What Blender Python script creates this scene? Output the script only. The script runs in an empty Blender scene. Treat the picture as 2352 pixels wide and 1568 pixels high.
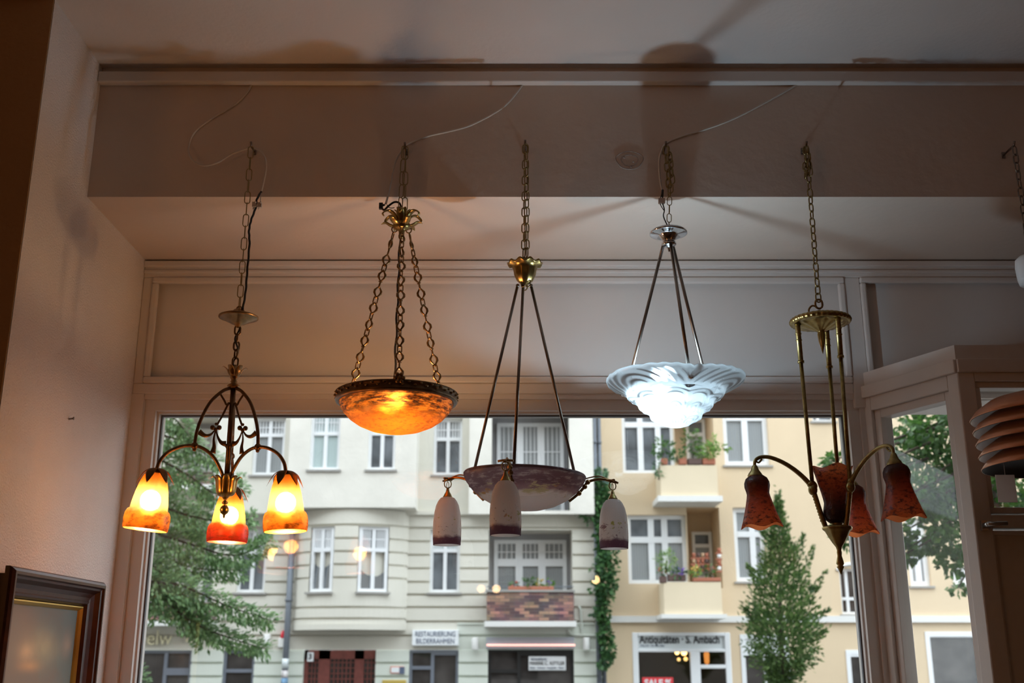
import bpy, math, random
from mathutils import Vector, Matrix
random.seed(7)
C = bpy.context.scene.collection
PI = math.pi

# ---------------------------------------------------------------- camera
F = 2500.0                       # focal length in pixels of a 2352 x 1568 frame
PITCH = math.radians(16.2)
CH = 1.55                        # eye height above the shop floor
cp, sp = math.cos(PITCH), math.sin(PITCH)
def ray(px, py):
    a, u = px - 1176.0, 784.0 - py
    return Vector((a, F * cp - u * sp, F * sp + u * cp))
def U(px, py, Y):
    d = ray(px, py); t = Y / d.y
    return Vector((d.x * t, Y, d.z * t + CH))
def UX(px, py, X):
    d = ray(px, py); t = X / d.x
    return Vector((X, d.y * t, d.z * t + CH))
def scale_at(p):                 # metres per pixel at a point
    return (p.y * cp + (p.z - CH) * sp) / F

cam = bpy.data.cameras.new('camera'); co = bpy.data.objects.new('camera', cam); C.objects.link(co)
co.location = (0, 0, CH); co.rotation_euler = (PI / 2 + PITCH, 0, 0)
cam.sensor_width = 36; cam.lens = F * 36 / 2352; cam.clip_end = 300
cam.dof.use_dof = True; cam.dof.focus_distance = 3.45; cam.dof.aperture_fstop = 4.0
bpy.context.scene.camera = co

# ---------------------------------------------------------------- mesh builder
class MB:
    def __init__(s): s.v = []; s.f = []; s.sm = []
    def add(s, vs, fs, smooth=False, M=None):
        o = len(s.v)
        for p in vs:
            p = Vector(p)
            s.v.append(M @ p if M is not None else p)
        for f in fs:
            s.f.append([o + i for i in f]); s.sm.append(smooth)
        return s
    def box(s, a, b, M=None):
        x0, y0, z0 = a; x1, y1, z1 = b
        if x0 > x1: x0, x1 = x1, x0
        if y0 > y1: y0, y1 = y1, y0
        if z0 > z1: z0, z1 = z1, z0
        return s.add([(x0,y0,z0),(x1,y0,z0),(x1,y1,z0),(x0,y1,z0),(x0,y0,z1),(x1,y0,z1),(x1,y1,z1),(x0,y1,z1)],
              [(3,2,1,0),(4,5,6,7),(0,1,5,4),(1,2,6,5),(2,3,7,6),(3,0,4,7)], False, M)
    def poly(s, pts, M=None): return s.add(pts, [list(range(len(pts)))], False, M)
    def prism(s, pts, z0, z1):    # plan polygon (x, y) raised from z0 to z1
        n = len(pts)
        vs = [(x, y, z0) for x, y in pts] + [(x, y, z1) for x, y in pts]
        fs = [list(range(n))[::-1], list(range(n, 2 * n))] + [[i, (i + 1) % n, n + (i + 1) % n, n + i] for i in range(n)]
        return s.add(vs, fs)
    def tube(s, pts, r, n=8, closed=False, flat=None, ref=None):
        pts = [Vector(p) for p in pts]; m = len(pts)
        rs = r if isinstance(r, (list, tuple)) else [r] * m
        rings = []; prev = None
        for i in range(m):
            if closed: t = pts[(i + 1) % m] - pts[i - 1]
            else: t = pts[min(i + 1, m - 1)] - pts[max(i - 1, 0)]
            if t.length < 1e-9: t = Vector((0, 0, 1))
            t.normalize()
            if prev is None:
                ref = Vector(ref) if ref is not None else (Vector((0, 1, 0)) if abs(t.y) < .9 else Vector((1, 0, 0)))
                nn = (ref - t * ref.dot(t)).normalized()
            else:
                nn = prev - t * prev.dot(t)
                nn = nn.normalized() if nn.length > 1e-6 else Vector((1, 0, 0))
            prev = nn; bb = t.cross(nn)
            fl = flat or 1.0
            rings.append([pts[i] + (nn * math.cos(2*PI*k/n) * fl + bb * math.sin(2*PI*k/n)) * rs[i] for k in range(n)])
        vs = [p for R in rings for p in R]; fs = []
        for i in range(m if closed else m - 1):
            j = (i + 1) % m
            for k in range(n):
                l = (k + 1) % n
                fs.append([i*n+k, i*n+l, j*n+l, j*n+k])
        if not closed:
            fs.append(list(range(n))[::-1]); fs.append([(m-1)*n+k for k in range(n)])
        return s.add(vs, fs, True)
    def lathe(s, prof, c, n=40, M=None, mod=None, cap=False):
        # prof: (r, z) ; c: centre (x, y, 0)
        vs = []; fs = []
        for i, (r, z) in enumerate(prof):
            for k in range(n):
                a = 2*PI*k/n
                rr, zz = mod(r, z, a, i) if mod else (r, z)
                vs.append((c[0] + rr*math.cos(a), c[1] + rr*math.sin(a), c[2] + zz))
        for i in range(len(prof) - 1):
            for k in range(n):
                l = (k + 1) % n
                fs.append([i*n+k, i*n+l, (i+1)*n+l, (i+1)*n+k])
        if cap:
            fs.append(list(range(n))[::-1]); fs.append([(len(prof)-1)*n+k for k in range(n)])
        return s.add(vs, fs, True, M)
    def ball(s, c, r, n=16, m=10, sq=(1,1,1)):
        vs = []; fs = []
        for i in range(m + 1):
            t = PI * i / m
            for k in range(n):
                a = 2*PI*k/n
                vs.append((c[0]+r*sq[0]*math.sin(t)*math.cos(a), c[1]+r*sq[1]*math.sin(t)*math.sin(a), c[2]+r*sq[2]*math.cos(t)))
        for i in range(m):
            for k in range(n):
                l = (k+1) % n
                fs.append([i*n+k, (i+1)*n+k, (i+1)*n+l, i*n+l])
        return s.add(vs, fs, True)
    def link(s, p, axis, side, L, W, r, n=6):   # one stadium chain link centred at p
        p = Vector(p); axis = Vector(axis).normalized(); side = Vector(side)
        side = (side - axis * side.dot(axis)).normalized()
        h = (L - W) / 2; pts = []
        for k in range(6):
            a = PI * k / 5; pts.append(p + axis * (h + math.sin(a) * W/2) + side * (math.cos(a) * W/2))
        for k in range(6):
            a = PI * k / 5; pts.append(p - axis * (h + math.sin(a) * W/2) - side * (math.cos(a) * W/2))
        return s.tube(pts, r, n, closed=True)
    def chain(s, p0, p1, L, W, r, sag=0.0, rot=0.0):
        p0, p1 = Vector(p0), Vector(p1); d = p1 - p0
        pitch = L - 2.2 * r; n = max(1, round((d.length - L) / pitch) + 1)
        st = (d.length - L) / max(1, n - 1)
        ax = d.normalized()
        for i in range(n):
            c = p0 + ax * (L/2 + st * i)
            a = rot + (i % 2) * PI/2 + random.uniform(-.25, .25)
            s.link(c, ax, (math.cos(a), math.sin(a), 0), L, W, r)
        return s
    def build(s, name, mat, parent=None, smooth=None, loc=None):
        off = Vector(parent_loc(parent)) if parent else Vector(loc or (0, 0, 0))
        me = bpy.data.meshes.new(name)
        me.from_pydata([p - off for p in s.v], [], s.f)
        me.polygons.foreach_set('use_smooth', s.sm if smooth is None else [smooth] * len(s.f))
        if isinstance(mat, list):
            for m_ in mat: me.materials.append(m_)
        else: me.materials.append(mat)
        me.update()
        o = bpy.data.objects.new(name, me); C.objects.link(o)
        if parent: o.parent = parent
        else: o.location = off
        return o
LOC = {}
def parent_loc(o): return LOC.get(o.name, (0, 0, 0)) if o.type == 'EMPTY' or o.parent is None else parent_loc(o.parent)
def thing(name, label, cat, loc=(0, 0, 0), group=None):
    o = bpy.data.objects.new(name, None); C.objects.link(o); o.empty_display_size = .1
    o.location = loc; LOC[o.name] = tuple(loc)
    o['label'] = label; o['category'] = cat
    if group: o['group'] = group
    return o
def tag(o, label, cat, group=None, kind=None):
    o['label'] = label; o['category'] = cat
    if group: o['group'] = group
    if kind: o['kind'] = kind
    LOC[o.name] = tuple(o.location); return o
def struct(o, label=None):
    o['kind'] = 'structure'; LOC[o.name] = tuple(o.location)
    if label: o['label'] = label
    return o
def fixn(o):                      # outward normals
    import bmesh
    b = bmesh.new(); b.from_mesh(o.data); bmesh.ops.recalc_face_normals(b, faces=b.faces); b.to_mesh(o.data); b.free(); return o
def bevel(o, w, seg=2):
    m = o.modifiers.new('bevel', 'BEVEL'); m.width = w; m.segments = seg; m.limit_method = 'ANGLE'; m.angle_limit = math.radians(40); return o

# ---------------------------------------------------------------- materials
def mat(name):
    m = bpy.data.materials.new(name); m.use_nodes = True
    nt = m.node_tree; return m, nt, nt.nodes.get('Principled BSDF')
def simple(name, col, rough=.5, metal=0, noise=0, nscale=20, bump=0, bscale=60, spec=None):
    m, nt, b = mat(name); N = nt.nodes; L = nt.links
    b.inputs['Base Color'].default_value = (*col, 1); b.inputs['Roughness'].default_value = rough; b.inputs['Metallic'].default_value = metal
    if spec is not None: b.inputs['Specular IOR Level'].default_value = spec
    tc = N.new('ShaderNodeTexCoord')
    if noise:
        t = N.new('ShaderNodeTexNoise'); t.inputs['Scale'].default_value = nscale; t.inputs['Detail'].default_value = 6
        L.new(tc.outputs['Object'], t.inputs['Vector'])
        r = N.new('ShaderNodeValToRGB'); r.color_ramp.elements[0].position = .3; r.color_ramp.elements[1].position = .7
        r.color_ramp.elements[0].color = (*[c * (1 - noise) for c in col], 1)
        r.color_ramp.elements[1].color = (*[min(1, c * (1 + noise)) for c in col], 1)
        L.new(t.outputs['Fac'], r.inputs['Fac']); L.new(r.outputs['Color'], b.inputs['Base Color'])
    if bump:
        t2 = N.new('ShaderNodeTexNoise'); t2.inputs['Scale'].default_value = bscale; t2.inputs['Detail'].default_value = 4
        L.new(tc.outputs['Object'], t2.inputs['Vector'])
        bp = N.new('ShaderNodeBump'); bp.inputs['Strength'].default_value = bump; bp.inputs['Distance'].default_value = .01
        L.new(t2.outputs['Fac'], bp.inputs['Height']); L.new(bp.outputs['Normal'], b.inputs['Normal'])
    return m
def leafmat(name, a, bcol, trans=.35):
    m, nt, b = mat(name); N = nt.nodes; L = nt.links
    oi = N.new('ShaderNodeNewGeometry')
    r = N.new('ShaderNodeValToRGB'); r.color_ramp.elements[0].color = (*a, 1); r.color_ramp.elements[1].color = (*bcol, 1)
    L.new(oi.outputs['Random Per Island'], r.inputs['Fac']); L.new(r.outputs['Color'], b.inputs['Base Color'])
    b.inputs['Roughness'].default_value = .45
    t = N.new('ShaderNodeBsdfTranslucent'); L.new(r.outputs['Color'], t.inputs['Color'])
    mx = N.new('ShaderNodeMixShader'); mx.inputs[0].default_value = trans
    L.new(b.outputs[0], mx.inputs[1]); L.new(t.outputs[0], mx.inputs[2])
    L.new(mx.outputs[0], N['Material Output'].inputs['Surface']); return m
def glassmat(name, refl=.1, tint=(.97, .99, .98)):
    m, nt, b = mat(name); N = nt.nodes; L = nt.links; N.remove(b)
    t = N.new('ShaderNodeBsdfTransparent'); t.inputs['Color'].default_value = (*tint, 1)
    g = N.new('ShaderNodeBsdfGlossy'); g.inputs['Roughness'].default_value = .015
    fr = N.new('ShaderNodeFresnel'); fr.inputs['IOR'].default_value = 1.5
    mu = N.new('ShaderNodeMath'); mu.operation = 'MULTIPLY_ADD'; mu.inputs[1].default_value = 1.0; mu.inputs[2].default_value = refl - .04; mu.use_clamp = True
    L.new(fr.outputs[0], mu.inputs[0])
    mx = N.new('ShaderNodeMixShader'); L.new(mu.outputs[0], mx.inputs[0])
    L.new(t.outputs[0], mx.inputs[1]); L.new(g.outputs[0], mx.inputs[2])
    L.new(mx.outputs[0], N['Material Output'].inputs['Surface']); return m
def shadeglass(name, stops, z0, z1, motts=(), dif=.30, tra=.45, ref=.20, gloss=.05, rough=.35, frost=.5, bump=0, bscale=110, clear=0, inner=None):
    """frosted art glass: colour runs with height (object z0..z1); motts: (colour, scale, lo, hi, fade-in band, fade-out band)"""
    m, nt, b = mat(name); N = nt.nodes; L = nt.links; N.remove(b)
    def math_(op, *v):
        n = N.new('ShaderNodeMath'); n.operation = op
        for i, q in enumerate(v):
            if isinstance(q, (int, float)): n.inputs[i].default_value = q
            else: L.new(q, n.inputs[i])
        return n.outputs[0]
    def rng(src, lo, hi):
        n = N.new('ShaderNodeMapRange'); n.inputs[1].default_value = lo; n.inputs[2].default_value = hi; L.new(src, n.inputs[0]); return n.outputs[0]
    tc = N.new('ShaderNodeTexCoord'); sx = N.new('ShaderNodeSeparateXYZ'); L.new(tc.outputs['Object'], sx.inputs[0])
    nz = N.new('ShaderNodeTexNoise'); nz.inputs['Scale'].default_value = 40; nz.inputs['Detail'].default_value = 4; L.new(tc.outputs['Object'], nz.inputs['Vector'])
    h = math_('ADD', rng(sx.outputs['Z'], z0, z1), math_('MULTIPLY_ADD', nz.outputs['Fac'], .16, -.08))
    r = N.new('ShaderNodeValToRGB'); cr = r.color_ramp
    while len(cr.elements) < len(stops): cr.elements.new(.5)
    for e, (p, c) in zip(cr.elements, stops): e.position = p; e.color = (*c, 1)
    L.new(h, r.inputs['Fac']); col = r.outputs['Color']
    for k, (mo, sc_, lo, hi, bi, bo) in enumerate(motts):
        mp = N.new('ShaderNodeMapping'); mp.inputs['Scale'].default_value = sc_; mp.inputs['Location'].default_value = (3.1*k, 1.7*k, .9*k); L.new(tc.outputs['Object'], mp.inputs[0])
        n2 = N.new('ShaderNodeTexNoise'); n2.inputs['Scale'].default_value = 1; n2.inputs['Detail'].default_value = 5; n2.inputs['Roughness'].default_value = .65
        L.new(mp.outputs[0], n2.inputs['Vector']); fac = rng(n2.outputs['Fac'], lo, hi)
        if bi: fac = math_('MULTIPLY', fac, rng(h, *bi))
        if bo: fac = math_('MULTIPLY', fac, rng(h, *bo))
        mc = N.new('ShaderNodeMixRGB'); mc.inputs[2].default_value = (*mo, 1)
        L.new(fac, mc.inputs[0]); L.new(col, mc.inputs[1]); col = mc.outputs[0]
    if inner:                                        # brighter inside face: light seen in the shade mouth, put into the colour
        ge = N.new('ShaderNodeNewGeometry'); mc = N.new('ShaderNodeMixRGB'); mc.inputs[1].default_value = (*inner, 1)
        L.new(ge.outputs['Backfacing'], mc.inputs[0]); L.new(col, mc.inputs[2]); col = mc.outputs[0]
    tr = N.new('ShaderNodeBsdfTranslucent'); df = N.new('ShaderNodeBsdfDiffuse'); rf = N.new('ShaderNodeBsdfRefraction'); gl = N.new('ShaderNodeBsdfGlossy')
    gl.inputs['Roughness'].default_value = rough; rf.inputs['Roughness'].default_value = frost; rf.inputs['IOR'].default_value = 1.25
    for n in (tr, df, rf): L.new(col, n.inputs['Color'])
    if bump:
        bm_ = N.new('ShaderNodeTexNoise'); bm_.inputs['Scale'].default_value = bscale; L.new(tc.outputs['Object'], bm_.inputs['Vector'])
        bp = N.new('ShaderNodeBump'); bp.inputs['Strength'].default_value = bump; bp.inputs['Distance'].default_value = .004; L.new(bm_.outputs['Fac'], bp.inputs['Height'])
        for n in (tr, df, gl, rf): L.new(bp.outputs[0], n.inputs['Normal'])
    tp_ = N.new('ShaderNodeBsdfTransparent'); L.new(col, tp_.inputs['Color'])
    tot = dif + tra + ref + gloss + clear; acc = df.outputs[0]; wsum = dif
    for sh_, w_ in ((tr, tra), (rf, ref), (gl, gloss), (tp_, clear)):
        if w_ <= 0: continue
        wsum += w_; mx = N.new('ShaderNodeMixShader'); mx.inputs[0].default_value = w_ / wsum
        L.new(acc, mx.inputs[1]); L.new(sh_.outputs[0], mx.inputs[2]); acc = mx.outputs[0]
    if tot < .999:                                   # the rest of the light is swallowed by the glass
        bk = N.new('ShaderNodeBsdfDiffuse'); bk.inputs[0].default_value = (0, 0, 0, 1); mx = N.new('ShaderNodeMixShader'); mx.inputs[0].default_value = 1 - tot
        L.new(acc, mx.inputs[1]); L.new(bk.outputs[0], mx.inputs[2]); acc = mx.outputs[0]
    L.new(acc, N['Material Output'].inputs['Surface']); return m
def emit(name, col, s):
    m, nt, b = mat(name); b.inputs['Emission Color'].default_value = (*col, 1); b.inputs['Emission Strength'].default_value = s
    b.inputs['Base Color'].default_value = (*col, 1); return m
def brickmat(name):
    m, nt, b = mat(name); N = nt.nodes; L = nt.links
    tc = N.new('ShaderNodeTexCoord'); sx = N.new('ShaderNodeSeparateXYZ'); cb = N.new('ShaderNodeCombineXYZ')
    L.new(tc.outputs['Object'], sx.inputs[0]); L.new(sx.outputs['X'], cb.inputs['X']); L.new(sx.outputs['Z'], cb.inputs['Y'])
    bk = N.new('ShaderNodeTexBrick'); bk.inputs['Scale'].default_value = 1
    bk.inputs['Brick Width'].default_value = .24; bk.inputs['Row Height'].default_value = .075; bk.inputs['Mortar Size'].default_value = .006; bk.inputs['Bias'].default_value = -.25
    bk.inputs['Color1'].default_value = (.10, .045, .05, 1); bk.inputs['Color2'].default_value = (.55, .24, .12, 1); bk.inputs['Mortar'].default_value = (.12, .10, .10, 1)
    L.new(cb.outputs[0], bk.inputs['Vector'])
    nz = N.new('ShaderNodeTexNoise'); nz.inputs['Scale'].default_value = 2.5; L.new(cb.outputs[0], nz.inputs['Vector'])
    mc = N.new('ShaderNodeMixRGB'); mc.blend_type = 'OVERLAY'; mc.inputs[0].default_value = .6
    L.new(bk.outputs['Color'], mc.inputs[1]); L.new(nz.outputs['Color'], mc.inputs[2]); 
    hs = N.new('ShaderNodeHueSaturation'); hs.inputs['Saturation'].default_value = .8; L.new(mc.outputs[0], hs.inputs['Color'])
    L.new(hs.outputs[0], b.inputs['Base Color']); b.inputs['Roughness'].default_value = .7; return m
M = {}
M['plaster'] = simple('wall plaster', (.70, .65, .61), .9, 0, .05, 3, .35, 90)
M['pier'] = simple('pier plaster', (.82, .77, .74), .9, 0, .05, 3, .6, 160)
M['beam'] = simple('beam plaster', (.66, .56, .48), .85, 0, .05, 2, .13, 30)
M['ceil'] = simple('ceiling paint', (.68, .64, .61), .9, 0, .05, 2, .15, 60)
M['trim'] = simple('white joinery paint', (.70, .66, .63), .42, 0, .02, 5)
M['floor'] = simple('brown wooden floor', (.16, .09, .05), .5, 0, .2, 4)
M['glass'] = glassmat('window glass', .075); M['glass2'] = glassmat('screen glass', .045)
M['bronze'] = simple('dark bronze', (.16, .095, .05), .38, 1, .25, 40)
M['bronze_m'] = simple('bronze', (.30, .18, .08), .32, 1, .3, 40)
M['brass'] = simple('old brass', (.36, .25, .09), .30, 1, .25, 60)
M['brass_d'] = simple('aged brass', (.34, .25, .10), .38, 1, .3, 60)
M['chainbrass'] = simple('chain brass', (.30, .22, .10), .38, 1)
M['chrome'] = simple('chrome', (.72, .74, .76), .10, 1)
M['rod'] = simple('dark nickel rod', (.26, .22, .19), .30, 1)
M['wire_w'] = simple('white flex', (.62, .56, .50), .5)
M['wire_b'] = simple('black flex', (.012, .012, .014), .5)
M['conn'] = simple('clear plastic connector', (.55, .48, .42), .4)
M['copper'] = simple('painted copper', (.58, .22, .10), .32, .45)
M['copper_in'] = simple('white enamel', (.75, .73, .72), .35)
M['blackin'] = simple('black inside', (.01, .01, .01), .6)
M['paper'] = leafmat('paper tag', (.84, .80, .80), (.84, .80, .80), .5)
M['bulb_w'] = emit('warm bulb', (1, .68, .38), 510)
M['bulb_c'] = emit('cool bulb', (.86, .94, 1), 40)

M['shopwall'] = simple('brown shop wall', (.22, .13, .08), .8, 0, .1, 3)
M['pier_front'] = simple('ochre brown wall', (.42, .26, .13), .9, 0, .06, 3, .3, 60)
# ---------------------------------------------------------------- room shell
YB, YW = 3.30, 3.92              # front of the beam, window wall
ZC = U(1200, 156, YB).z          # ceiling
ZS = U(1200, 452, YB).z          # underside of the beam
XL = -1.395                      # left reveal
XR = 2.9
YP = 2.90                        # front of the left pier
ZW = U(1200, 947, YW).z          # head of the window
b = MB().box((-4, -3.5, ZC), (XR + .2, YB + .8, ZC + .2)); struct(b.build('ceiling', M['ceil']))
b = MB().box((XL, YB, ZS), (XR, YW + .10, ZC)); struct(b.build('beam', M['beam'])); 
bpy.data.objects['beam'].name = 'trim_1'
b = MB().box((XL - .6, YP, 0), (XL, YW + .1, ZC)); wl = struct(b.build('wall_left', M['pier']))
pn = UX(158, 962, XL)
MB().tube([pn, pn + Vector((.014, 0, .002))], .0028, 8).tube([pn + Vector((.014, 0, .002)), pn + Vector((.016, 0, .002))], .005, 8).build('nail', M['rod'], wl)
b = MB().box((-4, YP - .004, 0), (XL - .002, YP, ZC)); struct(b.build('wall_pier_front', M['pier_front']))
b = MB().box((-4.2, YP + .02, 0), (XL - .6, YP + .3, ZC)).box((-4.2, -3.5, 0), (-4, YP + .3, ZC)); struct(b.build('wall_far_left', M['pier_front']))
b = MB().box((-4.2, -3.7, 0), (XR + .2, -3.5, ZC)); struct(b.build('wall_back', M['shopwall']))
b = MB().box((XR, -3.5, 0), (XR + .2, YW + .4, ZC)); struct(b.build('wall_right', M['shopwall']))
b = MB().box((-4.2, -3.7, -.2), (XR + .2, YW + .4, 0)); struct(b.build('floor', M['floor']))
# old patched ring on the beam
pc = U(1446, 368, YB)
b = MB()
for rr, w in ((.045, .004), (.028, .003)):
    pts = [(pc.x + rr*1.0*math.cos(a)*(1+.08*math.sin(3*a)), YB - .0005, pc.z + rr*.72*math.sin(a)) for a in [k*2*PI/30 for k in range(30)]]
    b.tube(pts, w*.5, 5, closed=True)
for dx, dz in ((.012, -.006), (-.018, .01), (.004, -.024)): b.ball((pc.x+dx, YB, pc.z+dz), .004, 8, 6)
M['patch'] = simple('grubby plaster', (.36, .27, .22), .9)
b.build('plaster_patch', M['patch'], bpy.data.objects['trim_1'])
# cable trunking under the ceiling
zt0, zt1 = U(1200, 187, YB-.03).z, U(1200, 163, YB-.03).z
o = MB().box((XL, YB - .030, zt0), (XR, YB, zt1)).build('trim_2', M['trim']); bevel(o, .004); struct(o)

# --- window wall: fascia with two sunk panels
def molding(mb, x0, x1, z0, z1, Y, w=.022, d=.016):
    for (a, c) in (((x0, z0), (x1, z0 + w)), ((x0, z1 - w), (x1, z1)), ((x0, z0 + w), (x0 + w, z1 - w)), ((x1 - w, z0 + w), (x1, z1 - w))):
        mb.box((a[0], Y - d, a[1]), (c[0], Y, c[1]))
def rectpx(x0, y0, x1, y1, Y):
    a, c = U(x0, y0, Y), U(x1, y1, Y); return a.x, c.x, c.z, a.z
WX0 = U(363, 945, YW).x; WX1 = U(1943, 950, YW).x
XA, ZA = U(1970, 890, YW).x, U(1970, 890, YW).z       # where the entrance screen meets the window wall
b = MB()
b.box((XL, YW, ZW + .045), (XR, YW + .12, ZS))                # board behind
px0, px1, pz0, pz1 = U(358, 640, YW).x, U(1932, 640, YW).x, U(1200, 884, YW).z, U(1200, 643, YW).z
qx0 = U(1968, 645, YW).x
D = .03
# stiles and rails standing proud, leaving the two sunk panels
zt = U(1200, 622, YW).z; zb = U(1200, 908, YW).z
b.box((XL, YW - D, pz1), (XR, YW, ZS - .022))
b.box((XL, YW - D, zb), (px1, YW, pz0))
b.box((XL, YW - D, pz0), (px0, YW, pz1)); b.box((px1, YW - D, zb - .05), (qx0, YW, pz1))
b.box((XL, YW - D - .012, ZS - .030), (XR, YW, ZS - .006))
fa = b.build('wall_window', M['trim']); bevel(fa, .004); struct(fa)
b = MB(); molding(b, px0, px1, pz0, pz1, YW - D + .012, .024, .020); 
o = b.build('panel_moulding', M['trim'], fa); bevel(o, .006)
b = MB(); molding(b, qx0, XR, ZA - .05, pz1, YW - D + .012, .022, .020)
o = b.build('panel_moulding', M['trim'], fa); bevel(o, .006)
o = MB().box((XL, YW - D - .008, U(1200, 634, YW).z), (XR, YW - D + .002, U(1200, 627, YW).z)).build('cornice_bead', M['trim'], fa); bevel(o, .003)
# --- the big shop window
def frame_rect(mb, x0, x1, z0, z1, w, ya, yb):
    mb.box((x0, ya, z0), (x1, yb, z0 + w)).box((x0, ya, z1 - w), (x1, yb, z1)).box((x0, ya, z0 + w), (x0 + w, yb, z1 - w)).box((x1 - w, ya, z0 + w), (x1, yb, z1 - w))
ZSILL = .55
b = MB()
# casing around
b.box((XL, YW - D, ZSILL - .1), (XL + .045, YW + .1, zb))
b.box((XL + .045, YW - D + .006, ZSILL - .1), (WX0 - .045, YW + .1, zb))
b.box((XL + .045, YW - D + .006, ZW + .045), (XA, YW + .1, zb))
frame_rect(b, WX0 - .045, WX1 + .045, ZSILL, ZW + .045, .040, YW - .012, YW + .09)
frame_rect(b, WX0 - .008, WX1 + .008, ZSILL + .037, ZW + .008, .010, YW + .012, YW + .09)
b.box((WX1 + .045, YW - D + .007, 0), (XA + .02, YW + .1, zb - .001))
b.box((XL, YW - .05, 0), (XA + .02, YW + .12, ZSILL))
w1 = b.build('window_1', M['trim']); bevel(w1, .003); struct(w1)
M['seal'] = simple('grey rubber seal', (.10, .10, .11), .6)
b = MB(); frame_rect(b, WX0, WX1, ZSILL + .045, ZW, .007, YW + .035, YW + .05); b.build('seal', M['seal'], w1)
g = MB().poly([(WX0, YW + .042, ZSILL + .04), (WX1, YW + .042, ZSILL + .04), (WX1, YW + .042, ZW), (WX0, YW + .042, ZW)]); g.build('pane', M['glass'], w1)
# --- entrance screen: splayed light and door front
Bp = U(2195, 825, 3.515); XBp, YBp = Bp.x, 3.515; ZH = Bp.z
dirv = Vector((XBp - XA, YBp - YW, 0)); LEN = dirv.length; dirv.normalize()
perp = Vector((-dirv.y, dirv.x, 0))      # towards the street side
if perp.y < 0: perp = -perp
def SM(): # local frame: x along the screen, y to the street
    m = Matrix.Identity(4)
    m.col[0][:3] = dirv; m.col[1][:3] = perp; m.col[2][:3] = (0, 0, 1); m.col[3][:3] = (XA, YW, 0); return m
S = SM()
b = MB()
def sbox(mb, x0, x1, y0, y1, z0, z1, M_=S): mb.box((x0, y0, z0), (x1, y1, z1), M_)
zfr = ZH - .045
sbox(b, -.01, LEN, -.012, .08, zfr, ZH)
ga, gb_, gt, gbt = .085, LEN - .075, ZH - .125, .35
sbox(b, -.01, ga - .03, 0, .08, 0, zfr); sbox(b, gb_ + .03, LEN, 0, .08, 0, zfr)
sbox(b, ga - .03, gb_ + .03, 0, .08, gt + .03, zfr); sbox(b, ga - .03, gb_ + .03, 0, .08, 0, gbt - .03)
sbox(b, ga - .03, ga, .014, .07, gbt - .03, gt + .03); sbox(b, gb_, gb_ + .03, .014, .07, gbt - .03, gt + .03)
sbox(b, ga, gb_, .014, .07, gt, gt + .03); sbox(b, ga, gb_, .014, .07, gbt - .03, gbt)
w2 = b.build('window_2', M['trim']); bevel(w2, .003); struct(w2); fixn(w2)
b = MB(); b.poly([(ga, .04, gbt), (gb_, .04, gbt), (gb_, .04, gt), (ga, .04, gt)], S); b.build('pane', M['glass2'], w2)
# door front
b = MB()
X2 = XR; Yd = YBp
dx0, dx1, dz0, dz1 = rectpx(2255, 888, 2700, 1163, Yd)
b.box((XBp, Yd - .012, ZH - .045), (X2, Yd + .09, ZH))
b.box((XBp, Yd, 0), (dx0 - .02, Yd + .08, ZH - .045))
b.box((dx0 - .02, Yd, dz1 + .02), (X2, Yd + .08, ZH - .045))
zl = U(2300, 1180, Yd).z; zl2 = U(2300, 1212, Yd).z
b.box((dx0 - .02, Yd + .004, zl2), (X2, Yd + .08, zl - .002))
b.box((dx0 - .02, Yd + .014, dz0 - .02), (X2, Yd + .07, dz0)); b.box((dx0 - .02, Yd + .014, dz1), (X2, Yd + .07, dz1 + .02)); b.box((dx0 - .02, Yd + .014, dz0), (dx0, Yd + .07, dz1))
b.box((dx1, Yd, 0), (X2, Yd + .08, ZH - .045))
d1 = b.build('door_1', M['trim']); bevel(d1, .003); struct(d1)
b = MB().poly([(dx0, Yd + .04, dz0), (dx1, Yd + .04, dz0), (dx1, Yd + .04, dz1), (dx0, Yd + .04, dz1)]); b.build('pane', M['glass'], d1)
lx = U(2275, 1225, Yd).x
b = MB().box((lx, Yd + .016, .02), (dx1 - .002, Yd + .06, zl2 - .008)); frame_rect(b, lx, dx1 - .002, .02, zl2 - .008, .014, Yd + .002, Yd + .05)
o = b.build('door_leaf', M['trim'], d1); bevel(o, .003)
hp = U(2262, 1206, Yd - .01); h2 = U(2308, 1203, Yd - .03)
b = MB().box((hp.x - .010, Yd - .010, hp.z - .016), (hp.x + .010, Yd + .006, hp.z + .016)).tube([hp, (hp.x, Yd - .045, hp.z)], .008, 10).tube([(hp.x - .006, Yd - .045, hp.z), (h2.x, Yd - .047, h2.z)], .0075, 10)
o = b.build('handle', simple('satin nickel', (.42, .41, .40), .35, 1), d1); o['label'] = 'satin metal lever handle'
# ledge over the entrance and lintel over the street side
b = MB().prism([(XA - .02, YW + .05), (XA, YW), (XBp, YBp), (XR, YBp), (XR, YW + .45), (XA - .02, YW + .45)], ZH - .002, ZH + .05)
struct(b.build('trim_3', M['trim']))
zl_ = U(2080, 949, YW + .45).z
b = MB().box((XL - .6, YW + .10, ZW + .17), (XA, YW + .45, ZC + .3)).box((XA, YW + .10, zl_), (XR + 6, YW + .45, ZC + .3)); struct(b.build('trim_4', M['trim']))
b = MB().box((px1 + .002, YW - D + .004, ZH - .08), (XA + .035, YW + .1, ZH + .10)); struct(b.build('trim_5', M['trim']))

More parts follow.
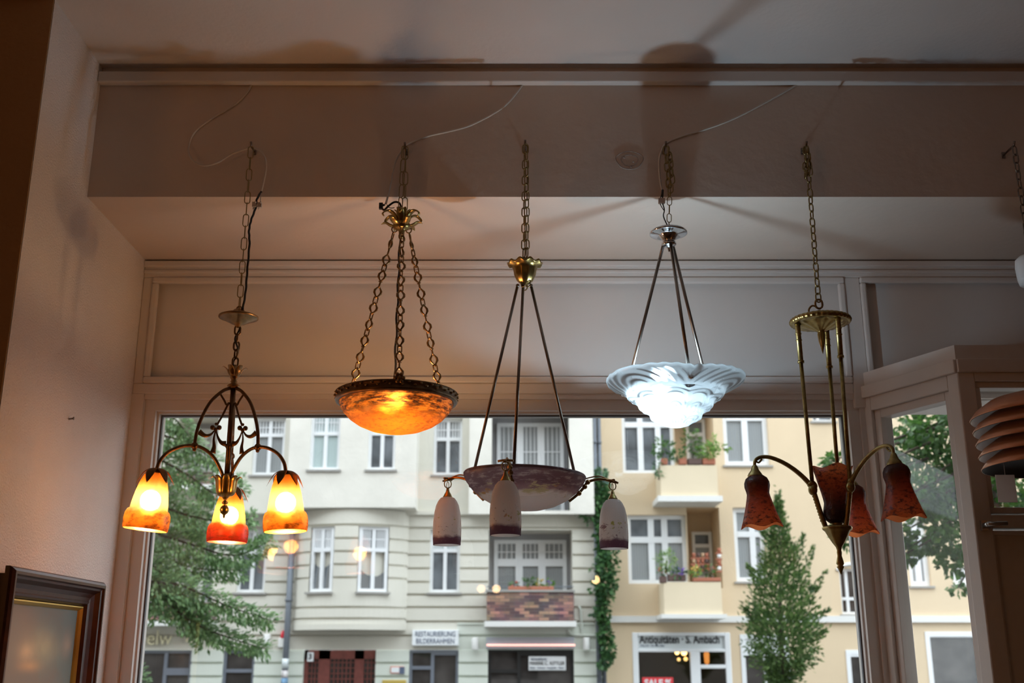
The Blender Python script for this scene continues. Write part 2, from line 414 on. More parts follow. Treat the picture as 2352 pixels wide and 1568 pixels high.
# ---------------------------------------------------------------- street side shell (our own house front)
M['front'] = simple('brown stone house front', (.30, .26, .22), .9)
b = MB().box((-70, YW + .1, ZC + .2), (18, YW + .5, 18)).box((-70, YW + .1, -.3), (XL - .26, YW + .5, ZC + .2)).box((XR + .2, YW + .1, -.3), (18, YW + .5, ZC + .2))
struct(b.build('wall_front', M['front']))
M['street'] = simple('grey paving', (.13, .125, .12), .85, 0, .2, 2)
struct(MB().box((-260, YW + .4, -.5), (120, 60, -.2)).build('street', M['street']))

# ---------------------------------------------------------------- lamps
class Lamp:
    def __init__(s, name, label, ax_px, y_px, Y=3.25, group=None):
        p = U(ax_px, y_px, Y); s.x, s.Y = p.x, Y
        s.o = thing(name, label, 'lamp', (p.x, Y, p.z), group)
    def z(s, py): return U(1176, py, s.Y).z
    def k(s, py): return scale_at(Vector((s.x, s.Y, s.z(py))))
    def c(s, py=0): return (s.x, s.Y, 0)
    def pt(s, r, py, a=0.0, ky=None):
        k = s.k(ky or py); return Vector((s.x + r*k*math.cos(a), s.Y + r*k*math.sin(a), s.z(py)))
    def prof(s, P): return [(r * s.k(y), s.z(y)) for r, y in P]
def smooth(pts, n=6):            # Catmull-Rom through points (or tuples of any length)
    P = [tuple(p) for p in pts]; out = []
    for i in range(len(P) - 1):
        a, b_, c, d = P[max(i-1, 0)], P[i], P[i+1], P[min(i+2, len(P)-1)]
        for k in range(n):
            t = k / n
            out.append(tuple(.5*((2*q) + (-p + r)*t + (2*p - 5*q + 4*r - s_)*t*t + (-p + 3*q - 3*r + s_)*t**3) for p, q, r, s_ in zip(a, b_, c, d)))
    out.append(P[-1]); return out
def rad(a): return Vector((math.cos(a), math.sin(a), 0))
def petals(mb, c, n, pts, w, a0=0.0, flat=.12):
    """n leaf ribbons; pts (r, dz) from the stem outwards, w half-widths"""
    c = Vector(c)
    for i in range(n):
        a = a0 + 2*PI*i/n; d = rad(a)
        path = smooth([(r, z) for r, z in pts], 4); ws = [q[0] for q in smooth([(x,) for x in w], 4)]
        mb.tube([c + d*r + Vector((0, 0, z)) for r, z in path], ws, 8, flat=flat, ref=(0, 0, 1) if abs(pts[1][0]-pts[0][0]) > abs(pts[1][1]-pts[0][1]) else -d)
def bulb(o, p, r, m, name='bulb'):
    return MB().ball(p, r, 10, 8).build(name, m, o)
def hook(L, px, py, m=None):
    q = U(px, py, L.Y); p = Vector((q.x, YB, q.z))
    b_ = MB().tube([(p.x, YB + .01, p.z + .004), (p.x, L.Y, p.z), (p.x, L.Y - .008, p.z + .012)], .0035, 8).box((p.x - .005, YB - .004, p.z - .008), (p.x + .005, YB, p.z + .014))
    b_.build('hook', m or M['rod'], L.o); return q - Vector((0, 0, .002))

AMB = [(0, (.85, .27, .02)), (.12, (1, .40, .04)), (.30, (1, .50, .09)), (.36, (1, .66, .33)), (.66, (1, .62, .26)), (.85, (1, .36, .04)), (1, (.95, .25, .02))]  # paler middle stops: the bulb's white glow is put into the glass colour
RED = [(0, (.42, .03, .008)), (.12, (.60, .05, .012)), (.29, (.75, .12, .02)), (.36, (1, .50, .16)), (.66, (1, .50, .15)), (.85, (1, .30, .03)), (1, (.9, .18, .02))]
# ===== lamp 1: three amber shades on bowed bronze arms
L = Lamp('amber_shade_chandelier', 'bronze three-arm chandelier with lit amber bell shades, nearest the painting', 531, 960)
o = L.o
q = hook(L, 577, 335)
top = L.pt(0, 714)
MB().chain(q, top + Vector((0, 0, .004)), .043, .017, .0016, rot=.3).build('chain', M['chainbrass'], o)
b = MB().lathe(L.prof([(3, 708), (12, 712), (18, 720), (38, 724), (45, 727), (45, 730), (40, 732), (34, 733), (29, 737), (24, 738), (17, 743), (9, 745), (6, 750), (3, 752)]), L.c(), 40)
b.link(L.pt(0, 711), (0, 0, 1), (1, 0, 0), .022, .016, .0022)
b.build('canopy', M['bronze_m'], o)
b = MB(); b.chain(L.pt(0, 748), L.pt(0, 842), .030, .017, .0030, rot=.5)
b.build('lower_chain', M['bronze'], o)
pts = []
for i in range(40):
    t = i / 39; y = 748 + t * 98
    p = L.pt(4.5, y, t * 11); pts.append(p)
MB().tube(pts, .0028, 6).build('flex', M['wire_b'], o)
fl = smooth([U(600, 440, 3.262), U(590, 458, 3.25), U(587, 478, 3.25), U(577, 505, 3.245), U(572, 530, 3.244), U(573, 560, 3.244), U(568, 620, 3.244), U(564, 670, 3.244), U(557, 712, 3.244)], 8)
MB().tube([Vector(p) + Vector((.0007*math.sin(i*1.3), 0, 0)) for i, p in enumerate(fl)], .0036, 8).build('flex', M['wire_b'], o)
b = MB()
for (x, y) in ((585, 470), (597, 471)):
    p = U(x, y, 3.248); b.box((p.x-.007, p.y-.006, p.z-.009), (p.x+.006, p.y+.006, p.z+.008)).tube([p + Vector((.004, -.005, .006)), p + Vector((.004, -.011, .006))], .003, 6).tube([p, p + Vector((-.004, 0, -.016))], .0015, 6)
    b.tube([U(600, 440, 3.26), p], .0014, 6)
b.build('connector', M['conn'], o)
b = MB().lathe(L.prof([(4, 838), (9, 846), (11, 860), (9, 868), (6, 873), (8, 876), (6, 880), (13, 884), (15, 887), (11, 891), (5, 893)]), L.c(), 24)
k1 = L.k(850)
petals(b, L.pt(0, 868), 6, [(6*k1, 0), (13*k1, 10*k1), (17*k1, 19*k1), (25*k1, 25*k1), (29*k1, 23*k1)], [4*k1, 7*k1, 7*k1, 5*k1, .5*k1], .3, .18)
b.build('crown', M['bronze_m'], o)
ARM = [math.radians(218), math.radians(335), math.radians(100)]
MB().tube([L.pt(0, 885), L.pt(0, 1100)], .0085, 12).lathe(L.prof([(6, 1018), (9, 1022), (9, 1026), (6, 1031)]), L.c(), 18).build('stem', M['bronze'], o)
b = MB().lathe(L.prof([(3, 1084), (10, 1092), (13, 1110), (14, 1128), (11, 1138), (4, 1146), (3, 1150), (7, 1153), (7, 1156), (3, 1158), (9, 1165), (11, 1171), (8, 1178), (3, 1182), (2, 1188), (0, 1191)]), L.c(), 24)
k1 = L.k(1110)
petals(b, L.pt(0, 1142), 8, [(3*k1, 0), (17*k1, 8*k1), (21*k1, 26*k1), (23*k1, 40*k1), (30*k1, 47*k1), (35*k1, 43*k1)], [4*k1, 9*k1, 9*k1, 9*k1, 5*k1, .4*k1], .2, .3)
b.build('cup', M['brass'], o)
RS = 165
M['amber'] = None
for i, a in enumerate(ARM):
    bow = smooth([(7, 892), (26, 902), (52, 930), (70, 968), (79, 1000), (82, 1030)], 6)
    b = MB().tube([L.pt(r, y, a) for r, y in bow], .0052, 10)
    b.ball(L.pt(82, 1033, a), .011, 14, 10)
    b.ball(L.pt(82, 1041, a), .006, 10, 8)
    arch = smooth([(9, 1100), (14, 1085), (34, 1055), (58, 1038), (82, 1033), (112, 1038), (140, 1053), (158, 1074), (RS, 1096)], 6)
    b.tube([L.pt(r, y, a) for r, y in arch], .0052, 10)
    arm = b.build('arm', M['bronze'], o)
    b = MB(); side = rad(a + PI/2)
    sc = smooth([(31, 908), (20, 922), (14, 931), (8, 926), (13, 936), (22, 958), (33, 980)], 6)
    b.tube([L.pt(r, y, a) for r, y in sc], .0032, 8)
    for dr, dy, rr in ((-8, 3, .0075), (8, 5, .0075), (0, -4, .0045), (0, 8, .006)): b.ball(L.pt(35+dr, 982+dy, a), rr, 12, 8)
    for lp in ([(35, 989), (46, 1003), (60, 1007), (74, 1000)], [(35, 992), (38, 1012), (36, 1030), (38, 1044)], [(35, 989), (29, 1006), (20, 1018), (9, 1020)]):
        pth = smooth(lp, 5); n_ = len(pth)
        b.tube([L.pt(r, y, a) for r, y in pth], [.0022 + .0075*(j/(n_-1))**1.6 for j in range(n_)], 8, flat=.4, ref=side)
    b.build('leaf_ornament', M['bronze'], arm)
    ang = a
    ctr = L.pt(RS, 1096, a); kk = L.k(1150)
    # petal cap
    b = MB().lathe([(.004, ctr.z + .006), (.012, ctr.z), (.024, ctr.z - .006), (.026, ctr.z - .012)], (ctr.x, ctr.y, 0), 18)
    petals(b, ctr + Vector((0, 0, .002)), 6, [(6*kk, 1*kk), (15*kk, 0), (26*kk, -8*kk), (34*kk, -21*kk), (41*kk, -35*kk)], [5*kk, 9*kk, 10.5*kk, 7.5*kk, .6*kk], .4 + i, .10)
    b.build('petal_cap', M['bronze'], arm)
    zt_ = ctr.z - .010
    H = 124 * kk
    pr = [(20, 0), (25, 8), (30, 22), (35, 42), (39, 66), (40.5, 80), (45, 83), (48, 90), (49.5, 102), (49, 116), (47.5, 124), (46, 124.3)]
    m = shadeglass('amber glass', AMB if i < 2 else RED, zt_ - H - L.o.location.z, zt_ - L.o.location.z,
                   [((.13, .028, .006), (30, 30, 55), .44, .66, (.42, .16), None)], .30, .016, .030, .05, .35, .75, clear=.05)
    tl = -.10 if i == 0 else (.05 if i == 1 else -.02)
    MT = Matrix.Translation(ctr) @ Matrix.Rotation(-tl, 4, 'Y') @ Matrix.Translation(-ctr)
    sh = MB().lathe([(r*kk, zt_ - h*kk) for r, h in pr], (ctr.x, ctr.y, 0), 40, MT).build('shade', m, arm)
    bulb(sh, MT @ Vector((ctr.x, ctr.y, zt_ - 60*kk)), .030, M['bulb_w'])
    MB().tube([ctr, MT @ Vector((ctr.x, ctr.y, zt_ - 40*kk))], .011, 10).build('socket', M['brass_d'], sh)

# ===== lamp 2: amber bowl on ornate chains
L = Lamp('amber_bowl_pendant', 'lit amber mottled glass bowl pendant with dark rim on three ornate chains', 911, 915)
o = L.o
q = hook(L, 930, 336)
b = MB()
for dx in (-.007, .008):
    b.chain(q + Vector((dx*.4, -.004, 0)), L.pt(0, 484) + Vector((dx, 0, 0)), .046, .016, .0016, rot=.9 if dx < 0 else .2)
b.build('chain', M['chainbrass'], o)
b = MB().lathe(L.prof([(3, 478), (6, 482), (7, 495), (12, 507), (20, 516), (22, 521), (14, 527), (7, 530), (6, 545), (3, 548)]), L.c(), 24)
k1 = L.k(500)
for i in range(6):
    a = i * PI/3 + .5; d = rad(a)
    petals(b, L.pt(0, 515), 1, [(10*k1, 0), (16*k1, 14*k1), (24*k1, 24*k1), (36*k1, 27*k1), (48*k1, 18*k1), (44*k1, 11*k1)], [5*k1, 8*k1, 8*k1, 6*k1, 5*k1, 2*k1], a, .35)
    petals(b, L.pt(0, 522), 1, [(10*k1, 0), (26*k1, 5*k1), (38*k1, 12*k1), (48*k1, 8*k1)], [6*k1, 9*k1, 7*k1, 1*k1], a + .5, .3)
    petals(b, L.pt(0, 512), 1, [(7*k1, 0), (10*k1, 14*k1), (13*k1, 28*k1), (19*k1, 33*k1)], [5*k1, 7*k1, 6*k1, 2*k1], a + .5, .35)
b.build('leaf_canopy', M['brass'], o)
CA = [math.radians(-82), math.radians(38), math.radians(158)]
RC = 124
for i, a in enumerate(CA):
    p0 = L.pt(19, 524, a); p1 = L.pt(RC, 900, a)
    ax = (p1 - p0).normalized(); T = (p1 - p0).length
    b = MB(); s_ = 0.0; j = 0; b.link(p0, (0, 0, 1), (1, 0, 0), .020, .017, .0022)
    s_ = .012
    while s_ < T - .01:
        aa = .5*math.sin(j*1.7 + i) + (0 if s_ > T*.3 else 1.0*(1 - s_/(T*.3)))
        sv = Vector((math.cos(aa), math.sin(aa), 0)); sv = (sv - ax*sv.dot(ax)).normalized()
        c0 = p0 + ax * (s_ + .0115); b.link(c0, ax, sv.cross(ax) if j % 2 else sv, .026, .013, .0021); s_ += .021
        if s_ > T - .02: break
        c1 = p0 + ax * (s_ + .017)
        lz = []
        for u_, w_ in ((-.019, 0), (-.013, .0045), (-.004, .0105), (.004, .0105), (.013, .0045), (.019, 0)): lz.append(c1 + ax*u_ + sv*w_)
        for u_, w_ in ((.013, -.0045), (.004, -.0105), (-.004, -.0105), (-.013, -.0045)): lz.append(c1 + ax*u_ + sv*w_)
        b.tube(lz, [.003, .0026, .0040, .0040, .0026, .003, .0026, .0040, .0040, .0026], 7, closed=True)
        b.tube([c1 + ax*.019 - sv*.006, c1 + ax*.021, c1 + ax*.019 + sv*.006], .0019, 6)
        s_ += .033; j += 1
    b.build('ornate_chain', M['bronze_m'], o)
pts = [L.pt(2.5, 525 + t*380/30, -1.6 - t) + Vector((-.005, -.05*0 + (L.pt(RC, 900, CA[0]).y - L.Y) * 0, 0)) for t in range(31)]
f0, f1 = L.pt(4, 530, 2.6), L.pt(8, 915, 2.6)
MB().tube([f0.lerp(f1, t/30) + Vector((.0022*math.sin(t*1.1), 0, 0)) for t in range(31)], .0034, 7).build('flex', M['wire_b'], o)
fl = smooth([U(884, 470, 3.25), U(876, 474, 3.25), U(882, 482, 3.248), U(892, 473, 3.245), U(906, 464, 3.245), U(918, 467, 3.248), U(923, 482, 3.25)], 6)
b = MB().tube(fl, .0034, 7).tube(smooth([U(889, 470, 3.25), U(895, 477, 3.248), U(906, 477, 3.246)], 5), .0012, 6)
p = U(876, 472, 3.25); b.box((p.x-.007, p.y-.006, p.z-.012), (p.x+.005, p.y+.006, p.z+.008))
b.build('flex', M['wire_b'], o)
def bandmod(r, z, a, i):
    return (r + (.0014*math.sin(a*46) if i in (3, 4) else 0), z)
b = MB().lathe(L.prof([(128, 903), (137, 903), (140.5, 905), (139, 909), (138.5, 914), (140, 920), (140.5, 922), (138, 926), (132, 927), (128, 924)]), L.c(), 140, mod=bandmod)
bd = b.build('rim_band', M['bronze'], o)
b = MB()
for i in range(64):                                   # running leaf ornament on the rim
    a = 2*PI*i/64; p = L.pt(139.6, 911.5, a, 912); up = .0035*(1 if i % 2 else -1)
    b.ball(p + Vector((0, 0, up)), .0052, 8, 6, (1, 1, .7))
b.build('rim_ornament', M['bronze_m'], bd)
for a in CA:
    p = L.pt(137, 902, a); b = MB().ball(p, .013, 12, 8, (1, .8, 1.1))
    for j in range(6): b.ball(p + rad(a)*.008 + rad(a+PI/2)*.012*math.cos(j*PI/3) + Vector((0, 0, .012*math.sin(j*PI/3))), .006, 8, 6)
    b.build('boss', M['bronze_m'], bd)
m = shadeglass('amber mottled glass', [(0, (1, .26, .01)), (.30, (1, .30, .02)), (.55, (.95, .36, .05)), (1, (.55, .27, .09))], L.z(996) - o.location.z, L.z(915) - o.location.z,
               [((.06, .03, .018), (22, 22, 120), .41, .54, (.18, .60), None), ((.50, .15, .015), (60, 60, 160), .5, .65, None, None)], .25, .16, .12, .06, .3, .85)
bw = MB().lathe(L.prof([(132, 922), (129, 933), (121, 947), (107, 962), (88, 975), (62, 986), (34, 992.5), (12, 995), (0.5, 995.3)]), L.c(), 72).build('bowl', m, o)
for dx, dy in ((.012, -.055), (-.03, .05)): bulb(bw, L.pt(0, 938) + Vector((dx, dy, .008)), .020, emit('bowl bulb', (1, .58, .27), 210))

# ===== lamp 3: unlit purple bowl with three bells
L = Lamp('purple_bowl_chandelier', 'unlit purple and white glass bowl chandelier with three hanging bell shades', 1205, 1085)
o = L.o
q = hook(L, 1206, 331)
b = MB(); cz = L.pt(0, 592) + Vector((.004, 0, 0))
b.chain(q, cz + Vector((-.004, 0, 0)), .033, .016, .0020, rot=.25)
b.chain(q + Vector((.004, -.006, 0)), cz + Vector((.006, -.004, 0)), .033, .016, .0020, rot=.55)
b.chain(cz, L.pt(20, 606, 2.6), .028, .016, .0019); b.chain(cz, L.pt(22, 604, -.4), .028, .016, .0019)
b.build('chain', M['chainbrass'], o)
x0 = .003
def scal(r, z, a, i):
    w = math.cos(a*10)
    return (r*(1 + (.02*w + .015*abs(math.cos(a*5))) * (1 if i < 5 else .8)), z + (.004*w if i in (1, 2, 3) else 0))
b = MB().lathe(L.prof([(26, 606), (38, 604), (40, 606), (38, 609), (28, 611), (26, 620), (24, 632), (18, 645), (9, 652), (4, 654)]), (L.x + x0, L.Y, 0), 80, mod=scal)
b.build('canopy', M['brass'], o)
for a in (-1.9, -1.1, 1.57): MB().link(L.pt(13, 652, a) + Vector((x0, 0, 0)), (0, 0, 1), rad(a + 1.2), .030, .016, .0019).build('rod_link', M['chainbrass'], o)
TL = math.radians(2.2)
BC = L.pt(0, 1092)
MT = Matrix.Translation(BC) @ Matrix.Rotation(TL, 4, 'Y') @ Matrix.Translation(-BC)
RA = [math.radians(162), math.radians(18), math.radians(-103)]
for a, u0 in zip(RA, (-17, 14, -4)):
    p0 = L.pt(0, 655) + Vector((u0*L.k(655) + x0, .008*math.sin(a), 0)); p1 = MT @ L.pt(126 if math.sin(a) > 0 else 112, 1090, a)
    MB().tube([p0, p1], .0048, 10).ball(p0, .006, 10, 6).ball(p1, .008, 10, 6).build('rod', M['rod'], o)
m = shadeglass('purple clouded glass', [(0, (.90, .88, .87)), (.36, (.88, .85, .82)), (.44, (.40, .28, .31)), (.58, (.22, .13, .17)), (1, (.24, .15, .18))], L.z(1172) - o.location.z, L.z(1090) - o.location.z,
               [((.52, .44, .45), (26, 26, 120), .50, .64, (.46, .58), None), ((.62, .60, .36), (11, 11, 40), .56, .60, (.30, .36), (.64, .58)), ((.60, .36, .16), (13, 13, 50), .58, .62, (.30, .36), (.58, .50)), ((.28, .18, .22), (16, 16, 60), .58, .64, (.24, .30), (.5, .45))], .30, .50, .15, .05, .35, .6)
bw = MB().lathe(L.prof([(134, 1094), (139, 1089), (141, 1092), (140, 1098), (134, 1110), (120, 1128), (100, 1145), (74, 1159), (44, 1168), (16, 1172), (.5, 1172.5)]), L.c(), 72, MT).build('bowl', m, o)
M['ochre'] = simple('ochre glaze', (.50, .33, .20), .6)
for i, (a, R, dz) in enumerate(((math.radians(152), 206, 0), (math.radians(8), 206, 0), (math.radians(-103), 190, 0))):
    # arm from the rim
    side = rad(a + PI/2)
    A = smooth([(105, 1145), (124, 1128.5), (138, 1112), (146, 1100), (160, 1093), (182, 1089), (R, 1092)], 6)
    b = MB().tube([MT @ L.pt(r, y, a, 1092) for r, y in A], .0042, 8, flat=.7)
    A2 = smooth([(139, 1092), (154, 1087), (176, 1083), (R - 4, 1091)], 6)
    b.tube([MT @ L.pt(r, y, a, 1092) for r, y in A2], .0022, 6)
    for r, y in ((148, 1098), (141, 1109), (128, 1125)): b.ball(MT @ L.pt(r, y, a, 1092), .008, 10, 6)
    b.tube([MT @ L.pt(R - 16, 1091, a, 1092), MT @ L.pt(R, 1092, a, 1092), MT @ L.pt(R + 14, 1096, a, 1092)], [.003, .006, .003], 8)
    b.tube([MT @ L.pt(R, 1092, a, 1092) + side*.022, MT @ L.pt(R, 1090, a, 1092), MT @ L.pt(R, 1092, a, 1092) - side*.022], .0035, 8)
    arm = b.build('arm', M['bronze_m'], o)
    e = MT @ L.pt(R, 1094, a, 1092); kk = L.k(1150)
    b = MB().link(e - Vector((0, 0, .012)), (0, 0, 1), (1, .3, 0), .026, .022, .0018).link(e - Vector((0, 0, .020)), (0, 0, 1), (.3, 1, 0), .030, .020, .0012)
    z1 = e.z - .030
    b.build('ring', M['brass_d'], arm)
    MB().lathe([(.002, z1 + .004), (.005, z1), (.006, z1 - .006), (.008, z1 - .010), (.011, z1 - .014), (.012, z1 - .018), (.0145, z1 - .020), (.0145, z1 - .024)], (e.x, e.y, 0), 20).build('cap', M['brass_d'], arm)
    zz = z1 - .022; H = .148 * (1.02 if i == 2 else 1)
    m = shadeglass('clouded bell glass', [(0, (.20, .09, .15)), (.13, (.20, .10, .15)), (.20, (.92, .88, .86)), (.5, (.96, .94, .92)), (1, (.93, .91, .90))], zz - H - o.location.z, zz - o.location.z,
                   [((.30, .20, .22), (95, 95, 95), .60, .68, (.62, .34), None), ((.55, .56, .16), (26, 26, 30), .62, .66, (.18, .24), (.62, .5)), ((.66, .42, .24), (30, 30, 36), .62, .67, (.18, .24), (.60, .48)), ((.36, .25, .28), (14, 14, 30), .62, .66, (.18, .24), (.55, .45))], .42, .46, .06, .04, .4, .7, inner=(.90, .87, .88))
    MB().lathe([(.010, zz), (.021, zz - .025*H), (.029, zz - .09*H), (.0355, zz - .19*H), (.040, zz - .33*H), (.043, zz - .52*H), (.044, zz - .70*H), (.0435, zz - .86*H), (.042, zz - H), (.0402, zz - H)], (e.x, e.y, 0), 40).build('bell_shade', m, arm)
# ===== lamp 4: frosted white pressed glass bowl, cool light
L = Lamp('frosted_glass_pendant', 'brightly lit frosted white scalloped glass bowl pendant on three rods', 1550, 880)
o = L.o
q = hook(L, 1529, 334)
b = MB(); xx = L.pt(0, 530) + Vector((.002, 0, 0)); mid = U(1538, 452, 3.25)
b.chain(q, mid, .034, .018, .0021, rot=.2); b.chain(q + Vector((.008, -.006, -.004)), mid + Vector((.003, -.005, .01)), .034, .018, .0021, rot=1.2)
b.chain(q + Vector((.012, 0, -.02)), mid + Vector((.012, 0, .045)), .034, .018, .0021, rot=.6)
b.chain(mid, xx, .030, .014, .0014, rot=.05)
b.build('chain', M['chainbrass'], o)
fl = smooth([U(1521, 440, 3.25), U(1522, 452, 3.25), U(1521, 463, 3.25), U(1526, 482, 3.25), U(1524, 497, 3.25), U(1534, 520, 3.25)], 6)
b = MB().tube(fl, .0020, 6).tube(smooth([U(1521, 440, 3.25), U(1516, 460, 3.25), U(1518, 472, 3.25), U(1525, 483, 3.25)], 5), .0014, 6)
b.tube([U(1522, 436, 3.25), U(1521, 452, 3.25)], .004, 8).build('flex', M['wire_b'], o)
p = U(1520, 462, 3.249); MB().box((p.x-.011, p.y-.006, p.z-.008), (p.x+.010, p.y+.006, p.z+.009)).build('connector', M['conn'], o)
MB().lathe(L.prof([(2, 528), (10, 528), (40, 531), (43, 534), (43, 537), (40, 538), (24, 539), (22, 541), (14, 553), (14, 556), (17, 558), (17, 562), (14, 565), (8, 567), (4, 569), (3, 571), (2, 578), (.5, 579)]), L.c(), 48).build('canopy', M['chrome'], o)
RA = [math.radians(-82), math.radians(38), math.radians(158)]
KN = 117
for a in RA:
    p0 = L.pt(13, 560, a); p1 = L.pt(KN, 893, a)
    rd = MB().tube([p0, p1], .0052, 10).build('rod', M['rod'], o)
    MB().lathe([(.001, p1.z - .010), (.008, p1.z - .008), (.0105, p1.z - .003), (.0105, p1.z + .002), (.004, p1.z + .006)], (p1.x + math.cos(a)*.006, p1.y + math.sin(a)*.006, 0), 18).build('knob', M['chrome'], rd)
M['frost'] = shadeglass('frosted pressed glass', [(0, (.92, .95, .96)), (1, (.90, .92, .92))], L.z(985) - o.location.z, L.z(866) - o.location.z, (), .38, .085, .26, .10, .22, .45, .10, 60)
NS = 260
PR = [(150, 868), (157, 868), (160, 871), (158, 877), (150, 882), (136, 889), (120, 896), (114, 901), (111, 911), (105, 917), (94, 921), (88, 926), (85, 936), (79, 941), (68, 945), (62, 950), (59, 959), (52, 964), (42, 968), (34, 972), (26, 977), (12, 981), (.5, 982)]
PRF = smooth(PR, 4); K4 = L.k(890)
def pressed(r, z, a, i):
    q = r / K4                                              # radius back in the drawing's units
    lob = abs(math.cos(1.5*(a - RA[0] - PI/3)))             # three broad lobes between the knobs
    dz = 0.0; f = 1.0
    if q > 112:
        f = .93 + .07*lob**.5; dz = -.012*(1 - lob**.5)
        for c_ in (RA[0] + PI/3, RA[0] + PI, RA[0] - PI/3): # nested arches on each lobe
            d_ = math.hypot(q*math.cos(a) - 104*math.cos(c_), q*math.sin(a) - 104*math.sin(c_))
            if abs((a - c_ + PI) % (2*PI) - PI) < PI/3: dz += .0017*math.cos(d_*2*PI/19)
    elif q > 60:
        ph = (a*9/(2*PI)) % 1 - .5; f = .955 + .045*math.cos(ph*PI)
        dz = .0018*math.cos(math.hypot(ph*58, q - 66)*2*PI/13)
    elif q > 26:
        ph = (a*7/(2*PI) + .3) % 1 - .5; f = .94 + .06*math.cos(ph*PI)
        dz = .0018*math.cos(math.hypot(ph*44, q - 30)*2*PI/11)
    return (r*f, z + dz)
bw = MB().lathe(L.prof(PRF), L.c(), NS, mod=pressed).build('bowl', M['frost'], o)
bc = L.pt(0, 916) + Vector((-.050, -.015, 0))
bulb(bw, bc, .016, emit('cool bulb strong', (.60, .83, 1), 1080))
# ===== lamp 5: unlit rust-red chandelier
L = Lamp('red_shade_chandelier', 'unlit brass chandelier with rust-red flared glass shades by the entrance screen', 1904, 980)
o = L.o
q = hook(L, 1852, 334)
b = MB(); lo = L.pt(0, 694)
b.chain(q, lo, .030, .017, .0023, rot=.4)
for k_, (u0, v0) in enumerate(((1846, 345), (1858, 350), (1850, 340))):
    b.chain(q + Vector((.003*k_ - .003, -.005, -.003)), U(u0 + 4, 410 - 6*k_, 3.245), .030, .017, .0023, rot=k_*.7)
b.build('chain', M['chainbrass'], o)
b = MB().link(L.pt(0, 698), (0, 0, 1), (1, 0, 0), .030, .022, .0035)
b.tube(smooth([L.pt(20, 727, 3.1), L.pt(24, 712, 3.1), L.pt(16, 702, 3.1), L.pt(6, 704, 3.1)], 6), .003, 8)
b.lathe(L.prof([(3, 712), (7, 716), (5, 724), (6, 730)]), L.c(), 16)
b.build('top_ring', M['bronze_m'], o)
def flute(r, z, a, i):
    return (r*(1 + (.018*math.cos(a*36) if 1 <= i <= 4 else 0) + (.05*math.cos(a*12) if 7 <= i <= 9 else 0)), z)
b = MB().lathe(L.prof([(6, 727), (60, 730), (67, 733), (69, 738), (66, 743), (58, 744), (52, 742), (46, 746), (30, 752), (16, 758), (9, 761), (8, 764), (9, 768), (7, 785), (3, 801), (.5, 812)]), L.c(), 144, mod=flute)
b.build('canopy', M['brass'], o)
RA = [math.radians(180), math.radians(300), math.radians(60)]
ARMA = RA
for a, a2 in zip(RA, ARMA):
    p0 = L.pt(53, 744, a); p1 = L.pt(49, 1118, a2); pm = p0.lerp(p1, .245)
    b = MB().tube([p0, p0.lerp(p1, .02), pm], [.0095, .0085, .0080], 12)
    b.tube([pm - Vector((0, 0, .001)), pm + Vector((0, 0, .006))], .0105, 12); b.tube([pm, p1], .0062, 12)
    for t in (.06, .10): b.tube([p0.lerp(p1, t), p0.lerp(p1, t + .006)], .0100, 12)
    b.build('rod', M['brass_d'], o)
def coneflute(r, z, a, i): return (r*(1 + (.03*math.cos(a*8) if 2 <= i <= 6 else 0)), z)
MB().lathe(L.prof([(4, 1206), (30, 1208), (34, 1211), (33, 1216), (28, 1220), (22, 1232), (14, 1246), (7, 1256), (5, 1264), (6, 1268), (5, 1276), (8, 1288), (9, 1294), (6, 1299), (9, 1301), (6, 1306), (2, 1316), (.5, 1319)]), L.c(), 48, mod=coneflute).build('hub', M['brass_d'], o)
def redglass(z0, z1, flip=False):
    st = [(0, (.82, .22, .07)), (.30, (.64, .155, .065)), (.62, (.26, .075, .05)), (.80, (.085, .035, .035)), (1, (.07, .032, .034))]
    return shadeglass('rust red glass', st, z1 if flip else z0, z0 if flip else z1, [((.14, .045, .035), (60, 60, 110), .50, .64, None, None)], .30, .55, .08, .05, .35, .5, .5, inner=None if flip else (1, .30, .10))  # orange inner face: window light inside the mouth, put into the colour
def mouth(n):
    def f(r, z, a, i):
        w = max(0, (i - 7) / (n - 8))
        return (r*(1 + .05*w*math.cos(4*a + .6)), z - .006*w*math.cos(4*a + .6))
    return f
SP = [(10, 0), (16, 2), (24, 8), (28, 17), (28.5, 26), (26, 36), (25, 42), (26.5, 50), (30, 64), (35, 82), (40, 98), (45, 112), (43.6, 112.4)]
def mouth_up(r, z, a, i):
    return (r*(1 + (.04*math.cos(4*a) if i > 8 else 0)), z + (.006*math.cos(4*a) if i > 9 else 0))
kk = L.k(1140); zb_ = L.z(1203)
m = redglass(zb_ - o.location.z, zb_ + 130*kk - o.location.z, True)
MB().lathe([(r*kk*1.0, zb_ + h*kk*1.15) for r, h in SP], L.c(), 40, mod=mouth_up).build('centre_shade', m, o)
MB().lathe([(.016, zb_ + .008), (.018, zb_), (.012, zb_ - .010), (.008, zb_ - .02)], L.c(), 20).build('centre_socket', M['brass_d'], o)
